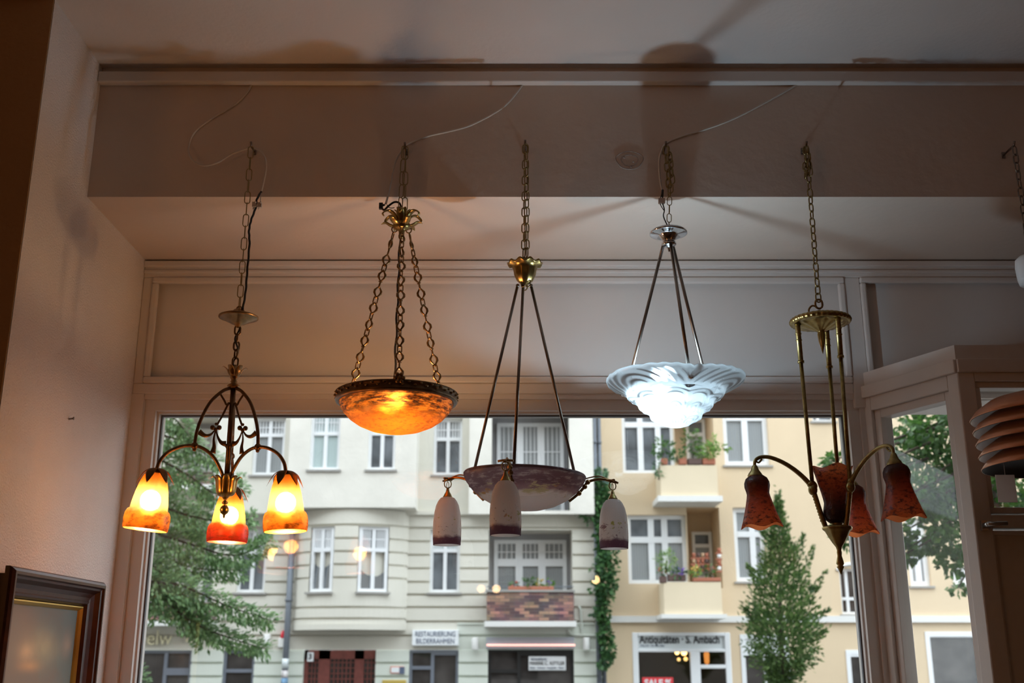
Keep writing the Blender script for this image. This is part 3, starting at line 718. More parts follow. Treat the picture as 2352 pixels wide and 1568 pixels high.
for i, a in enumerate(ARMA):
    R = 178
    A = smooth([(26, 1212), (32, 1192), (40, 1160), (48, 1128), (58, 1108), (82, 1083), (112, 1062), (142, 1050), (164, 1050), (176, 1058), (R, 1072)], 6)
    n_ = len(A); side = rad(a + PI/2)
    b = MB().tube([L.pt(r, y, a) for r, y in A], [.0075 if j < 22 else .0075 - .0028*(j-22)/(n_-22) for j in range(n_)], 10)
    b.ball(L.pt(49, 1124, a), .014, 12, 8, (1, 1, 1.3)); b.ball(L.pt(53, 1112, a), .011, 12, 8)
    b.tube(smooth([L.pt(47, 1128, a), L.pt(40, 1116, a), L.pt(46, 1106, a), L.pt(54, 1110, a), L.pt(50, 1117, a)], 5), .0035, 8)
    sc = smooth([(160, 1054), (168, 1062), (174, 1058), (170, 1053)], 4); b.tube([L.pt(r, y, a) for r, y in sc], .003, 8)
    for j in range(10): b.ball(L.pt(31 + j*1.7, 1196 - j*7, a) + rad(a)*.007, .0028, 6, 4)
    arm = b.build('arm', M['brass_d'], o)
    e = L.pt(R, 1072, a)
    MB().lathe([(.003, e.z + .008), (.008, e.z + .002), (.012, e.z - .010), (.019, e.z - .020), (.022, e.z - .026), (.022, e.z - .029)], (e.x, e.y, 0), 20, mod=lambda r, z, a_, i_: (r*(1 + .05*math.cos(a_*10)), z)).build('cap', M['brass_d'], arm)
    zs = e.z - .024
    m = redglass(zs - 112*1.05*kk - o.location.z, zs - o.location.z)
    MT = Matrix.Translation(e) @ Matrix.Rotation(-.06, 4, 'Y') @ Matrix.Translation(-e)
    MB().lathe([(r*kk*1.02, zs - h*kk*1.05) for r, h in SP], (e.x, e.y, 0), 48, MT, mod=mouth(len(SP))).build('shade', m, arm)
# ===== lamp 6: copper louvre pendant at the edge
L = Lamp('copper_louvre_pendant', 'copper pendant of stacked louvre rings cut off by the right edge', 2424, 1000, 3.22)
o = L.o
q = hook(L, 2329, 334)
MB().chain(q, L.pt(0, 590), .034, .017, .0023, rot=.4).build('chain', M['rod'], o)
MB().lathe(L.prof([(6, 585), (24, 588), (33, 596), (35, 612), (33, 640), (30, 652), (4, 654)]), L.c(), 36).build('canopy', M['copper_in'], o)
MB().tube([L.pt(0, 650), L.pt(0, 900)], .004, 8).build('cord', M['wire_w'], o)
for i, y in enumerate((955, 983, 1012, 1041, 1070)):
    R = 177 - 2.5*i; in_ = .60 if i else .02
    pr = [(R*in_, y - (50 if i else 72)), (R*.75, y - 38), (R*.92, y - 18), (R, y), (R*.995, y + 2)]
    lv = MB().lathe(L.prof(pr), L.c(), 90).build('louvre', M['copper'], o)
    MB().lathe(L.prof([(R*.99, y + 2.5), (R*.90, y - 12), (R*.72, y - 30), (R*max(in_, .3), y - 42)]), L.c(), 90).build('lining', M['copper_in'], lv)
MB().lathe(L.prof([(165, 1072), (140, 1055), (60, 1045), (1, 1040)]), L.c(), 60).build('inner_cup', M['blackin'], o)
b = MB(); p = U(2312, 1120, 3.16)
b.tube([p + Vector((0, 0, .03)), p + Vector((.01, .02, .09))], .0007, 5)
b.box((p.x - .029, p.y - .0008, p.z - .042), (p.x + .027, p.y + .0008, p.z + .038))
o_ = b.build('paper_tag', M['paper'], o); o_['label'] = 'white paper price tag'

# ---------------------------------------------------------------- white feed cables on the beam
def cable(pts, label, Yd=None):
    P = [U(x, y, YB - (.0035 if y < 330 else .030) if y < 452 else 3.25) for x, y in pts]
    P = smooth(P, 7)
    o_ = MB().tube(P, .0034, 8).build('power_cable', M['wire_w']); tag(o_, label, 'cable', 'white feed cables on the beam'); return o_
cable([(583, 180), (570, 208), (540, 240), (490, 270), (452, 298), (436, 325), (434, 352), (447, 372), (470, 380), (500, 373), (530, 355), (558, 344), (577, 340), (595, 345), (608, 362), (611, 385), (606, 415), (600, 440)], 'white cable looping down the beam to the three-arm amber chandelier')
cable([(1204, 187), (1193, 205), (1165, 238), (1135, 260), (1080, 288), (1030, 302), (985, 312), (950, 325), (930, 337), (912, 362), (903, 390), (897, 420), (891, 450), (886, 468)], 'white cable running down the beam to the amber bowl pendant')
cable([(1842, 187), (1800, 212), (1740, 245), (1680, 275), (1620, 297), (1570, 312), (1532, 328), (1520, 345), (1514, 370), (1516, 410), (1521, 438)], 'white cable sloping across the beam to the frosted glass pendant')

# ---------------------------------------------------------------- framed painting on the left reveal
HF = .075
a_, c_ = UX(36, 1288, XL + HF), UX(247, 1346, XL + HF)
y0, y1, zt_ = a_.y, c_.y, (a_.z + c_.z)/2; zb_ = zt_ - .62
pf = thing('framed_painting', 'dark wood framed seascape painting hanging on the left wall beside the window', 'painting', (XL, (y0+y1)/2, zt_))
M['frame'] = simple('dark polished wood', (.045, .014, .008), .34, 0, .3, 30, spec=.3); M['gilt'] = simple('gilt slip', (.70, .50, .14), .35, .8)
def rectsweep(prof):
    mb = MB(); vs = []; fs = []
    for d, h in prof:
        vs += [(XL + h, y0 + d, zb_ + d), (XL + h, y1 - d, zb_ + d), (XL + h, y1 - d, zt_ - d), (XL + h, y0 + d, zt_ - d)]
    for i in range(len(prof) - 1):
        for k in range(4):
            l = (k + 1) % 4; fs.append([i*4+k, i*4+l, (i+1)*4+l, (i+1)*4+k])
    return mb.add(vs, fs)
o_ = rectsweep([(.018, .001), (.018, .045), (.012, .045), (0, .050), (0, .062), (.004, .068), (.012, HF), (.020, HF), (.024, .068), (.030, .066), (.040, .052), (.052, .044), (.062, .042), (.066, .046), (.072, .044), (.078, .034), (.080, .030)]).build('frame', M['frame'], pf); fixn(o_)
o_ = rectsweep([(.080, .034), (.084, .036), (.090, .028), (.094, .020)]).build('gilt_slip', M['gilt'], pf); fixn(o_)
m, nt, bb = mat('oil painting'); N = nt.nodes; Lk = nt.links
tc = N.new('ShaderNodeTexCoord'); sx = N.new('ShaderNodeSeparateXYZ'); Lk.new(tc.outputs['Generated'], sx.inputs[0])
nz = N.new('ShaderNodeTexNoise'); nz.inputs['Scale'].default_value = 4; nz.inputs['Detail'].default_value = 5; nz.inputs['Distortion'].default_value = .2
Lk.new(tc.outputs['Generated'], nz.inputs['Vector'])
def mth(op, *v):
    n = N.new('ShaderNodeMath'); n.operation = op
    for i, q in enumerate(v):
        if isinstance(q, (int, float)): n.inputs[i].default_value = q
        else: Lk.new(q, n.inputs[i])
    return n.outputs[0]
def mixc(f, c1, c2):
    n = N.new('ShaderNodeMixRGB'); Lk.new(f, n.inputs[0])
    for i, c in ((1, c1), (2, c2)):
        if isinstance(c, tuple): n.inputs[i].default_value = (*c, 1)
        else: Lk.new(c, n.inputs[i])
    return n.outputs[0]
gx, gz = sx.outputs['Y'], sx.outputs['Z']; nf = nz.outputs['Fac']
fq = mth('ADD', mth('ADD', mth('MULTIPLY', gx, 1.1), mth('MULTIPLY', gz, .8)), mth('MULTIPLY_ADD', nf, 1.2, -1.6)); fq = mth('MINIMUM', mth('MAXIMUM', fq, 0.0), 1.0)
sky = mixc(fq, (.14, .11, .095), (.065, .17, .20))
for cx_, cz_, sx_, sz_, col_ in ((.36, .69, .09, .05, (.62, .38, .22)), (.40, .61, .11, .03, (.50, .27, .12)), (.55, .72, .22, .10, (.30, .27, .18)), (.86, .74, .06, .07, (.36, .27, .20))):
    dx_ = mth('MULTIPLY', mth('SUBTRACT', gx, cx_), 1/sx_); dz_ = mth('MULTIPLY', mth('SUBTRACT', gz, cz_), 1/sz_)
    g_ = mth('POWER', 2.718, mth('MULTIPLY', mth('ADD', mth('MULTIPLY', dx_, dx_), mth('MULTIPLY', dz_, dz_)), -1.0))
    sky = mixc(mth('MINIMUM', mth('MULTIPLY', g_, mth('MULTIPLY', nf, 1.7)), 1.0), sky, col_)
sea = N.new('ShaderNodeTexNoise'); sea.inputs['Scale'].default_value = 1; sea.inputs['Detail'].default_value = 4
mp = N.new('ShaderNodeMapping'); mp.inputs['Scale'].default_value = (1, 9, 60); Lk.new(tc.outputs['Generated'], mp.inputs[0]); Lk.new(mp.outputs[0], sea.inputs['Vector'])
r2 = N.new('ShaderNodeValToRGB'); r2.color_ramp.elements[0].color = (.03, .06, .07, 1); r2.color_ramp.elements[1].color = (.22, .20, .15, 1); r2.color_ramp.elements[0].position = .4; r2.color_ramp.elements[1].position = .75
Lk.new(sea.outputs['Fac'], r2.inputs['Fac'])
gt_ = N.new('ShaderNodeMath'); gt_.operation = 'GREATER_THAN'; gt_.inputs[1].default_value = .50; Lk.new(sx.outputs['Z'], gt_.inputs[0])
mc = N.new('ShaderNodeMixRGB'); Lk.new(gt_.outputs[0], mc.inputs[0]); Lk.new(r2.outputs['Color'], mc.inputs[1]); Lk.new(sky, mc.inputs[2])
Lk.new(mc.outputs[0], bb.inputs['Base Color']); bb.inputs['Roughness'].default_value = .5
MB().box((XL + .004, y0 + .07, zb_ + .07), (XL + .022, y1 - .07, zt_ - .07)).build('canvas', m, pf)

# ================================================================ the street outside
YF = 28.0
def X_(px, Y=YF): return U(px, 1300, Y).x
def Z_(py, Y=YF): return U(1176, py, Y).z
M['stucco'] = simple('pale beige render', (.67, .65, .575), .9, 0, .06, .7, .3, 8)
M['rough'] = simple('rough light render', (.74, .715, .65), .95, 0, .08, 1.2, .6, 9)
M['mint'] = simple('pale green render', (.66, .70, .63), .85, 0, .03, .8)
M['yellow'] = simple('warm yellow render', (.68, .54, .37), .9, 0, .05, .6, .2, 10)
M['parapet'] = simple('lighter yellow render', (.73, .62, .45), .9, 0, .04, .8, .2, 10)
M['white'] = simple('white window paint', (.80, .82, .84), .4)
M['slab'] = simple('pale cornice paint', (.74, .74, .72), .7)
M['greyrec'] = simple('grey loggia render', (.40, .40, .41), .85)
M['sill'] = simple('grey sill', (.34, .33, .31), .6)
M['brick'] = brickmat('clinker brick')
M['zinc'] = simple('grey zinc pipe', (.16, .18, .21), .5, .3)
M['bluegrey'] = simple('blue grey frame', (.17, .19, .23), .45)
M['redwood'] = simple('dark red door paint', (.17, .045, .035), .5, 0, .2, 8)
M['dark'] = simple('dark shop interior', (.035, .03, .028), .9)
M['signgrey'] = simple('grey sign board', (.40, .44, .50), .6)
M['plastic'] = simple('white plastic', (.82, .82, .80), .4)
def panemat(name, col, rough=.04, spec=.5, stripes=0):
    m, nt, b = mat(name); N = nt.nodes; L = nt.links
    b.inputs['Base Color'].default_value = (*col, 1); b.inputs['Roughness'].default_value = rough; b.inputs['Specular IOR Level'].default_value = spec
    tc = N.new('ShaderNodeTexCoord')
    if stripes:
        wv = N.new('ShaderNodeTexWave'); wv.inputs['Scale'].default_value = stripes; wv.inputs['Distortion'].default_value = 1.5; L.new(tc.outputs['Object'], wv.inputs['Vector'])
        r = N.new('ShaderNodeValToRGB'); r.color_ramp.elements[0].color = (*[c*.8 for c in col], 1); r.color_ramp.elements[1].color = (*[min(1, c*1.15) for c in col], 1)
        L.new(wv.outputs['Fac'], r.inputs['Fac']); L.new(r.outputs['Color'], b.inputs['Base Color'])
    else:
        nz = N.new('ShaderNodeTexNoise'); nz.inputs['Scale'].default_value = 1.4; L.new(tc.outputs['Object'], nz.inputs['Vector'])
        r = N.new('ShaderNodeValToRGB'); r.color_ramp.elements[0].position = .35; r.color_ramp.elements[1].position = .65
        r.color_ramp.elements[0].color = (*[c*.6 for c in col], 1); r.color_ramp.elements[1].color = (*[min(1, c*1.5) for c in col], 1)
        L.new(nz.outputs['Fac'], r.inputs['Fac']); L.new(r.outputs['Color'], b.inputs['Base Color'])
    return m
M['pane'] = panemat('dark window glass', (.13, .145, .16))
M['pane_c'] = panemat('glass before pale curtain', (.46, .56, .56), .1, .5, 6)
M['pane_g'] = panemat('glass before grey curtain', (.30, .32, .33), .08, .5, 5)
M['pane_shop'] = panemat('dark shop glass', (.055, .05, .048), .03)
M['mirror'] = simple('sky reflecting glass', (.30, .33, .36), .03, .75)

def wallfield(name, mt, parent, x0, x1, z0, z1, Y, holes=(), grooves=(), gd=.07, gh=.06, hd=.22, warp=None, nx=0, ret=None):
    """a wall face with real grooves and recessed openings; ret: depth of the returns at the wall's own edges"""
    xs = {x0, x1}; zs = {z0, z1}
    for h in holes: xs |= {max(x0, min(x1, h[0])), max(x0, min(x1, h[1]))}; zs |= {max(z0, min(z1, h[2])), max(z0, min(z1, h[3]))}
    for g in grooves:
        if z0 < g - gh/2 and g + gh/2 < z1: zs |= {g - gh/2, g + gh/2}
    if nx: xs |= {x0 + (x1 - x0)*i/nx for i in range(nx + 1)}
    xs = sorted(xs); zs = sorted(zs)
    wp = warp or (lambda x: 0.0)
    mb = MB()
    def depth(i, j):
        if i < 0 or j < 0 or i >= len(xs) - 1 or j >= len(zs) - 1: return ret
        cx, cz = (xs[i] + xs[i+1])/2, (zs[j] + zs[j+1])/2
        for h in holes:
            if h[0] < cx < h[1] and h[2] < cz < h[3]: return h[4] if len(h) > 4 else hd
        for g in grooves:
            if abs(cz - g) < gh/2: return gd
        return 0.0
    for i in range(len(xs) - 1):
        for j in range(len(zs) - 1):
            d = depth(i, j); a, b_ = xs[i], xs[i+1]; e, f = zs[j], zs[j+1]
            ya, yb = Y + wp(a) + d, Y + wp(b_) + d
            mb.add([(a, ya, e), (b_, yb, e), (b_, yb, f), (a, ya, f)], [(0, 1, 2, 3)])
            for (di, dj) in ((1, 0), (-1, 0), (0, 1), (0, -1)):
                d2 = depth(i + di, j + dj)
                if d2 is None or d2 <= d + 1e-6: continue
                if di: x = b_ if di > 0 else a; y = (Y + wp(x)); mb.add([(x, y+d, e), (x, y+d2, e), (x, y+d2, f), (x, y+d, f)], [(0, 1, 2, 3)])
                else: z = f if dj > 0 else e; mb.add([(a, ya, z), (b_, yb, z), (b_, yb + d2 - d, z), (a, ya + d2 - d, z)], [(0, 1, 2, 3)])
    o = mb.build(name, mt, parent); fixn(o); return o
def hole(px, Y=YF, d=None):
    a = (X_(px[0], Y), X_(px[2], Y), Z_(px[3], Y), Z_(px[1], Y)); return a + ((d,) if d is not None else ())
def ext_window(parent, px, Y, trans=(.36,), cols=(.5,), bars=0, pane='pane', top='pane', sill=True, w=.075, mw=None, rotz=0.0, barz=False, tilt=0.0, inset=.12, rect=None):
    """white casement window: frame part with its panes (lower, upper) as sub-parts"""
    x0, x1, z0, z1 = rect or (X_(px[0], Y), X_(px[2], Y), Z_(px[3], Y), Z_(px[1], Y))
    Yi = Y + inset; cx = (x0 + x1)/2
    R = Matrix.Translation((cx, Yi, 0)) @ Matrix.Rotation(rotz, 4, 'Z') @ Matrix.Translation((-cx, -Yi, 0))
    mw = mw or w
    mb = MB()
    def bx(a, c, ya, yb): mb.box((a[0], Yi + ya, a[1]), (c[0], Yi + yb, c[1]), R)
    bx((x0, z0), (x1, z0 + w), 0, .09); bx((x0, z1 - w), (x1, z1), 0, .09); bx((x0, z0 + w), (x0 + w, z1 - w), 0, .09); bx((x1 - w, z0 + w), (x1, z1 - w), 0, .09)
    zt = [z1 - t*(z1 - z0) for t in trans]
    for z in zt: bx((x0 + w, z - mw*.6), (x1 - w, z + mw*.6), -.012, .09)
    for c in cols: x = x0 + c*(x1 - x0); bx((x - mw*.6, z0 + w), (x + mw*.6, z1 - w), -.006, .085)
    edges = [x0] + [x0 + c*(x1 - x0) for c in cols] + [x1]
    if bars and zt:
        for l, r in zip(edges[:-1], edges[1:]):
            for k in range(1, bars + 1): x = l + w*.6 + (r - l - w*1.2)*k/(bars + 1); bx((x - .013, zt[0] + mw*.5), (x + .013, z1 - w), .02, .05)
        if barz: z = (zt[0] + z1)/2 - .02; bx((x0 + w, z - .012), (x1 - w, z + .012), .022, .05)
    f = mb.build('window', M['white'], parent)
    zsplit = zt[0] if zt else z1
    p = MB(); y1_ = Yi + .055 + tilt*(zsplit - z0)
    p.add([(x0 + .02, Yi + .055, z0 + .02), (x1 - .02, Yi + .055, z0 + .02), (x1 - .02, y1_, zsplit), (x0 + .02, y1_, zsplit)], [(0, 1, 2, 3)], False, R)
    p.build('pane', M[pane], f)
    if zt:
        p = MB().add([(x0 + .02, Yi + .056, zsplit), (x1 - .02, Yi + .056, zsplit), (x1 - .02, Yi + .056, z1 - .02), (x0 + .02, Yi + .056, z1 - .02)], [(0, 1, 2, 3)], False, R)
        p.build('pane', M[top], f)
    if sill: MB().box((x0 - .06, Yi - inset - .06, z0 - .055), (x1 + .06, Yi + .03, z0 - .005), R).build('sill', M['sill'], f)
    return f

# ---------------------------------------------------------------- beige house
A = thing('apartment_building', 'pale beige and mint rendered apartment house with bow window behind the lamps', 'building', (X_(800), YF, -.2))
XA0, XA1 = X_(190), X_(1383)
GR = [Z_(y) for y in (1212, 1243, 1274, 1305, 1336, 1365, 1394, 1427)]
zA, zB_, zC = Z_(1178), Z_(1432), Z_(1492)
W4, W5, W8 = (990, 960, 1058, 1090), (545, 1215, 610, 1360), (987, 1216, 1056, 1360)
LG = (1122, 1217, 1315, 1362); W1 = (562, 958, 637, 1090)
LGl = (330, 1215, 490, 1384); LGu = (380, 952, 480, 1092)
wallfield('upper_wall', M['stucco'], A, XA0, XA1, zA, 13, YF, [hole(W4), hole(LGu, YF, 1.2), (X_(1128, 27.6), X_(1312, 27.6), Z_(1172, 27.6), Z_(930, 27.6), 1.3)])
wallfield('middle_wall', M['stucco'], A, XA0, XA1, zB_, zA, YF, [hole(W5), hole(W8), hole(LG, YF, 1.0), hole(LGl, YF, 1.2)], GR)
MB().box((XA0, YF - .10, zA - .05), (X_(690), YF, zA + .04)).box((X_(926), YF - .10, zA - .05), (XA1, YF, zA + .04)).build('ledge', M['stucco'], A)
S1, S2, DR, S3, S4 = (300, 1493, 456, 1640), (527, 1493, 598, 1640), (708, 1492, 870, 1640), (945, 1492, 1056, 1640), (1122, 1490, 1315, 1640)
wallfield('lower_wall', M['stucco'], A, XA0, X_(1052), zC, zB_, YF, [], [Z_(1459)])
wallfield('lower_wall', M['mint'], A, X_(1052), XA1, zC, zB_, YF, [], [Z_(1459)])
wallfield('ground_wall', M['mint'], A, XA0, XA1, -.2, zC - .0, YF, [hole(S1), hole(S2), hole(DR), hole(S3), hole(S4)], [Z_(y) for y in (1522, 1553, 1584, 1615, 1646)] + [zC - .03])
o = wallfield('ledge', M['mint'], A, X_(1052), XA1, zB_ - .02, zB_ + .03, YF - .03, ret=.03)
# projecting upper bays
YO = 27.2
W2, W3 = (697, 938, 768, 1078), (835, 938, 900, 1078)
zo = Z_(1165, YO)
wallfield('oriel', M['rough'], A, X_(648, YO), X_(950, YO), zo, 13, YO, [hole(W2, YO), hole(W3, YO)], ret=.85)
wallfield('oriel', M['stucco'], A, X_(478, 27.5), X_(648, 27.5), Z_(1178, 27.5), 13, 27.5, [hole(W1, 27.5)], ret=.6)
LGo = (1128, 930, 1312, 1172)
YO2 = 27.6
wallfield('oriel', M['rough'], A, X_(1075, YO2), X_(1368, YO2), Z_(1180, YO2), 13, YO2, [hole(LGo, YO2, 1.1)], ret=.45)
# bow window on the first floor
xb0, xb1 = X_(672, 27.7), X_(934, 27.7); xbc, hw = (xb0 + xb1)/2, (xb1 - xb0)/2
YBW = 28.0
def bow(x): return -.72 * max(0.0, 1 - ((x - xbc)/hw)**2)**.8
W6, W7 = (707, 1208, 766, 1358), (821, 1208, 890, 1358)
yb6 = 27.35
def hb(px): return (X_(px[0], yb6), X_(px[2], yb6), Z_(px[3], yb6), Z_(px[1], yb6))
h6, h7 = hb(W6), hb(W7)
zb0, zb1 = Z_(1434, yb6), Z_(1168, yb6)
wallfield('bow_window_wall', M['stucco'], A, xb0, xb1, zb0, zb1, YBW, [h6 + (.2,), h7 + (.2,)], [Z_(y, yb6) for y in (1205, 1236, 1266, 1296, 1326, 1394, 1420)], warp=bow, nx=24)
b = MB(); n_ = 24; xs_ = [xb0 + (xb1 - xb0)*i/n_ for i in range(n_ + 1)]
b.prism([(x, YBW + bow(x)*1.04 - .01) for x in xs_] + [(xb1, YBW + .05), (xb0, YBW + .05)], zb0 - .12, zb0 + .02)
b.build('bow_base', M['stucco'], A)
for h, col, tl, pn in ((h6, .5, .10, 'mirror'), (h7, .5, .16, 'mirror')):
    xm = (h[0] + h[1])/2; dy = bow(xm); sl = (bow(xm + .05) - bow(xm - .05))/.1
    ext_window(A, None, YBW + dy, (.36,), (col,), 4, pn, 'pane_g', rotz=math.atan(sl), barz=True, tilt=tl, rect=h, inset=.08)
# flat windows
ext_window(A, W1, 27.5, (.30,), (.5,), 3, 'pane_g', 'pane_g', barz=True)
ext_window(A, W2, YO, (.40,), (.5,), 3, 'pane_c', 'pane_c', barz=True)
ext_window(A, W3, YO, (.40,), (.5,), 3, 'pane', 'pane_g', barz=True)
ext_window(A, W4, YF, (.36,), (.5,), 3, 'pane', 'pane_g', barz=True)
ext_window(A, W5, YF, (.36,), (.5,), 4, 'pane', 'pane_g', barz=True)
ext_window(A, W8, YF, (.33,), (.5,), 4, 'pane', 'pane_c', barz=True)
def loggia(px, Y, d, tr=.47):
    x0, x1, z0, z1 = hole(px, Y)[:4]
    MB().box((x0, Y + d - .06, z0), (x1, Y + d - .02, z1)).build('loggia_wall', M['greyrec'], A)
    W = x1 - x0
    return ext_window(A, None, Y + d - .14, (tr,), (.345, .66), 3, 'pane_g', 'pane_g', False, .10, .16, barz=True, rect=(x0 + .06*W, x1 - .05*W, z0 + .02, z1 - .10*(z1 - z0)), inset=.0)
loggia(LG, YF, 1.0, .42); loggia(LGo, YO2, 1.1, .62); loggia(LGl, YF, 1.2, .42); loggia(LGu, YF, 1.2, .5)
# brick balconies
def brick_balcony(px, Y, slab):
    a, c = U(px[0], px[1], Y), U(px[2], px[3], Y)
    o = MB().box((a.x, Y, c.z), (c.x, YF + .02, a.z)).build('balcony', M['brick'], A)
    MB().box((a.x - .05, Y - .05, c.z - slab), (c.x + .05, YF + .02, c.z - .002)).build('balcony_slab', M['slab'], o)
    MB().box((a.x - .03, Y - .03, a.z), (c.x + .03, Y + .14, a.z + .05)).build('coping', M['sill'], o)
    MB().tube([(a.x, Y + .05, a.z + .13), (c.x, Y + .05, a.z + .13)], .014, 6).build('rail', M['zinc'], o)
    return o
YBB = 27.45
brick_balcony((1118, 1359, 1319, 1426), YBB, .13)
brick_balcony((300, 1384, 482, 1424), YBB, .13)
brick_balcony((330, 1084, 482, 1112), YBB, .13)
MB().box((X_(1122), YF - .02, Z_(1375)), (X_(1315), YF + 1.0, Z_(1362))).build('loggia_floor', M['slab'], A)
# shop fronts and street door of the beige house
def shopfront(px, Y, cols, rows, m_=None, name='shop_window', d=.16, w=.07):
    x0, x1, z0, z1 = hole(px, Y)[:4]
    mb = MB(); frame_rect(mb, x0, x1, z0, z1, w, Y + d - .06, Y + d + .02)
    for c in cols: x = x0 + c*(x1 - x0); mb.box((x - w*.6, Y + d - .07, z0), (x + w*.6, Y + d + .02, z1))
    for (c0, c1, zz) in rows: mb.box((x0 + c0*(x1 - x0), Y + d - .065, zz - w*.6), (x0 + c1*(x1 - x0), Y + d + .02, zz + w*.6))
    f = mb.build(name, m_ or M['bluegrey'], A)
    MB().poly([(x0, Y + d, z0), (x1, Y + d, z0), (x1, Y + d, z1), (x0, Y + d, z1)]).build('pane', M['pane_shop'], f)
    return f
shopfront(S1, YF, (.62,), [(.62, 1, Z_(1538)), (.62, 1, Z_(1546))])
shopfront(S2, YF, (), [(0, 1, Z_(1540))])
shopfront(S3, YF, (.47,), [(0, .47, Z_(1533)), (.47, 1, Z_(1500))])
shopfront(S4, YF, (.36,), [(0, .36, Z_(1541)), (.36, 1, Z_(1501))], M['blackin'])
x0, x1, z0, z1 = hole(DR)[:4]
mb = MB(); wd = x1 - x0
mb.box((x0, YF + .12, z1 - .22), (x1, YF + .2, z1))
for c0, c1 in ((0, .06), (.20, .36), (.70, .83), (.985, 1)): mb.box((x0 + c0*wd, YF + .12, z0), (x0 + c1*wd, YF + .2, z1))
d_ = mb.build('street_door', M['redwood'], A)
mb = MB()
for c0, c1, n in ((.06, .20, 3), (.36, .70, 6), (.83, .985, 3)):
    for k in range(1, n): x = x0 + (c0 + (c1 - c0)*k/n)*wd; mb.box((x - .012, YF + .15, z0), (x + .012, YF + .185, z1 - .2))
    for k in range(14): z = z1 - .3 - k*.13; mb.box((x0 + c0*wd, YF + .152, z - .012), (x0 + c1*wd, YF + .183, z + .012))
mb.build('glazing_bars', M['redwood'], d_)
MB().poly([(x0, YF + .19, z0), (x1, YF + .19, z0), (x1, YF + .19, z1), (x0, YF + .19, z1)]).build('pane', M['pane_shop'], d_)

# ---------------------------------------------------------------- yellow house
YY = 28.2
Bd = thing('apartment_building', 'warm yellow rendered apartment house with white windows and corner balconies', 'building', (X_(1800, YY), YY, -.2))
XB0, XB1 = X_(1383, YY), X_(2420, YY)
R1, R2, R3, R4, R5, R6 = (1437, 930, 1561, 1086), (1678, 930, 1785, 1068), (1443, 1182, 1580, 1340), (1690, 1165, 1762, 1335), (1892, 935, 1945, 967), (1926, 1305, 1990, 1410)
LO1, LO2 = (1562, 900, 1655, 1090), (1582, 1165, 1658, 1350)
R7, R8 = (2088, 1190, 2136, 1345), (2186, 1300, 2250, 1342)
zy = Z_(1428, YY)
wallfield('upper_wall', M['yellow'], Bd, XB0, XB1, zy, 13, YY, [hole(R1, YY), hole(R2, YY), hole(R3, YY), hole(R4, YY), hole(R5, YY), hole(R6, YY), hole(LO1, YY, 1.3), hole(LO2, YY, 1.3), hole(R7, YY), hole(R8, YY)])
Q1, Q2, Q3, Q4 = (1447, 1452, 1668, 1640), (1690, 1456, 1800, 1640), (1926, 1492, 1990, 1640), (2108, 1450, 2232, 1640)
wallfield('ground_wall', M['yellow'], Bd, XB0, XB1, -.2, zy, YY, [hole(Q1, YY, 1.4), hole(Q2, YY, .3), hole(Q3, YY, .3), hole(Q4, YY, .3)])
MB().box((XB0, YY - .09, Z_(1429, YY)), (XB1, YY + .02, Z_(1414, YY))).build('cornice', M['slab'], Bd)
ext_window(Bd, R1, YY, (.28,), (.36, .70), 0, 'pane', 'pane', False, .09, .12)
ext_window(Bd, R2, YY, (.20,), (.5,), 0, 'pane_g', 'pane_g', True, .12, .13)
ext_window(Bd, R3, YY, (.36,), (.41, .64), 0, 'pane_g', 'pane', False, .10, .13)
ext_window(Bd, R4, YY, (.36,), (.62,), 0, 'pane_g', 'pane_g', True, .11, .12)
ext_window(Bd, R5, YY, (), (.3,), 0, 'pane', 'pane', True, .06)
ext_window(Bd, R6, YY, (.66,), (.28,), 0, 'pane_shop', 'pane_shop', True, .06, .06)
ext_window(Bd, R7, YY, (.3,), (.5,), 0, 'pane_g', 'pane_g', True, .12, .13)
ext_window(Bd, R8, YY, (), (.5,), 0, 'pane', 'pane', True, .12)
b = MB(); x0, x1 = X_(1922, YY), X_(1994, YY); zt = Z_(1306, YY)
arc = [((x0 + x1)/2 + (x1 - x0)/2*math.cos(a), YY - .02, zt - .05 + .17*math.sin(a)) for a in [PI*k/10 for k in range(11)]]
b.tube(arc, .045, 6).build('arch_trim', M['white'], Bd)
for lo, yy in ((LO1, None), (LO2, None)):
    x0, x1, z0, z1 = hole(lo, YY)[:4]
    ext_window(Bd, None, YY, (.3,), (), 0, 'pane_g', 'pane', False, .08, rect=(x1 - .55, x1 - .02, z0 + .3, z1 - .5), inset=1.1)
YBY = 27.15
def yellow_balcony(px, sl, ztop):
    a, c = U(px[0], px[1], YBY), U(px[2], px[3], YBY)
    o = MB().box((a.x, YBY, c.z), (c.x, YBY + .12, a.z)).box((a.x, YBY + .12, c.z), (a.x + .12, YY + .01, a.z)).box((c.x - .12, YBY + .12, c.z), (c.x, YY + .01, a.z)).build('balcony', M['parapet'], Bd)
    zs = U(1500, sl, YBY).z
    MB().box((a.x - .09, YBY - .09, zs), (c.x + .09, YY + .01, c.z)).build('balcony_slab', M['slab'], o)
    return a.x, c.x, a.z
BX1 = yellow_balcony((1516, 1068, 1650, 1139), 1152, 0)
BX2 = yellow_balcony((1524, 1336, 1660, 1410), 1420, 0)
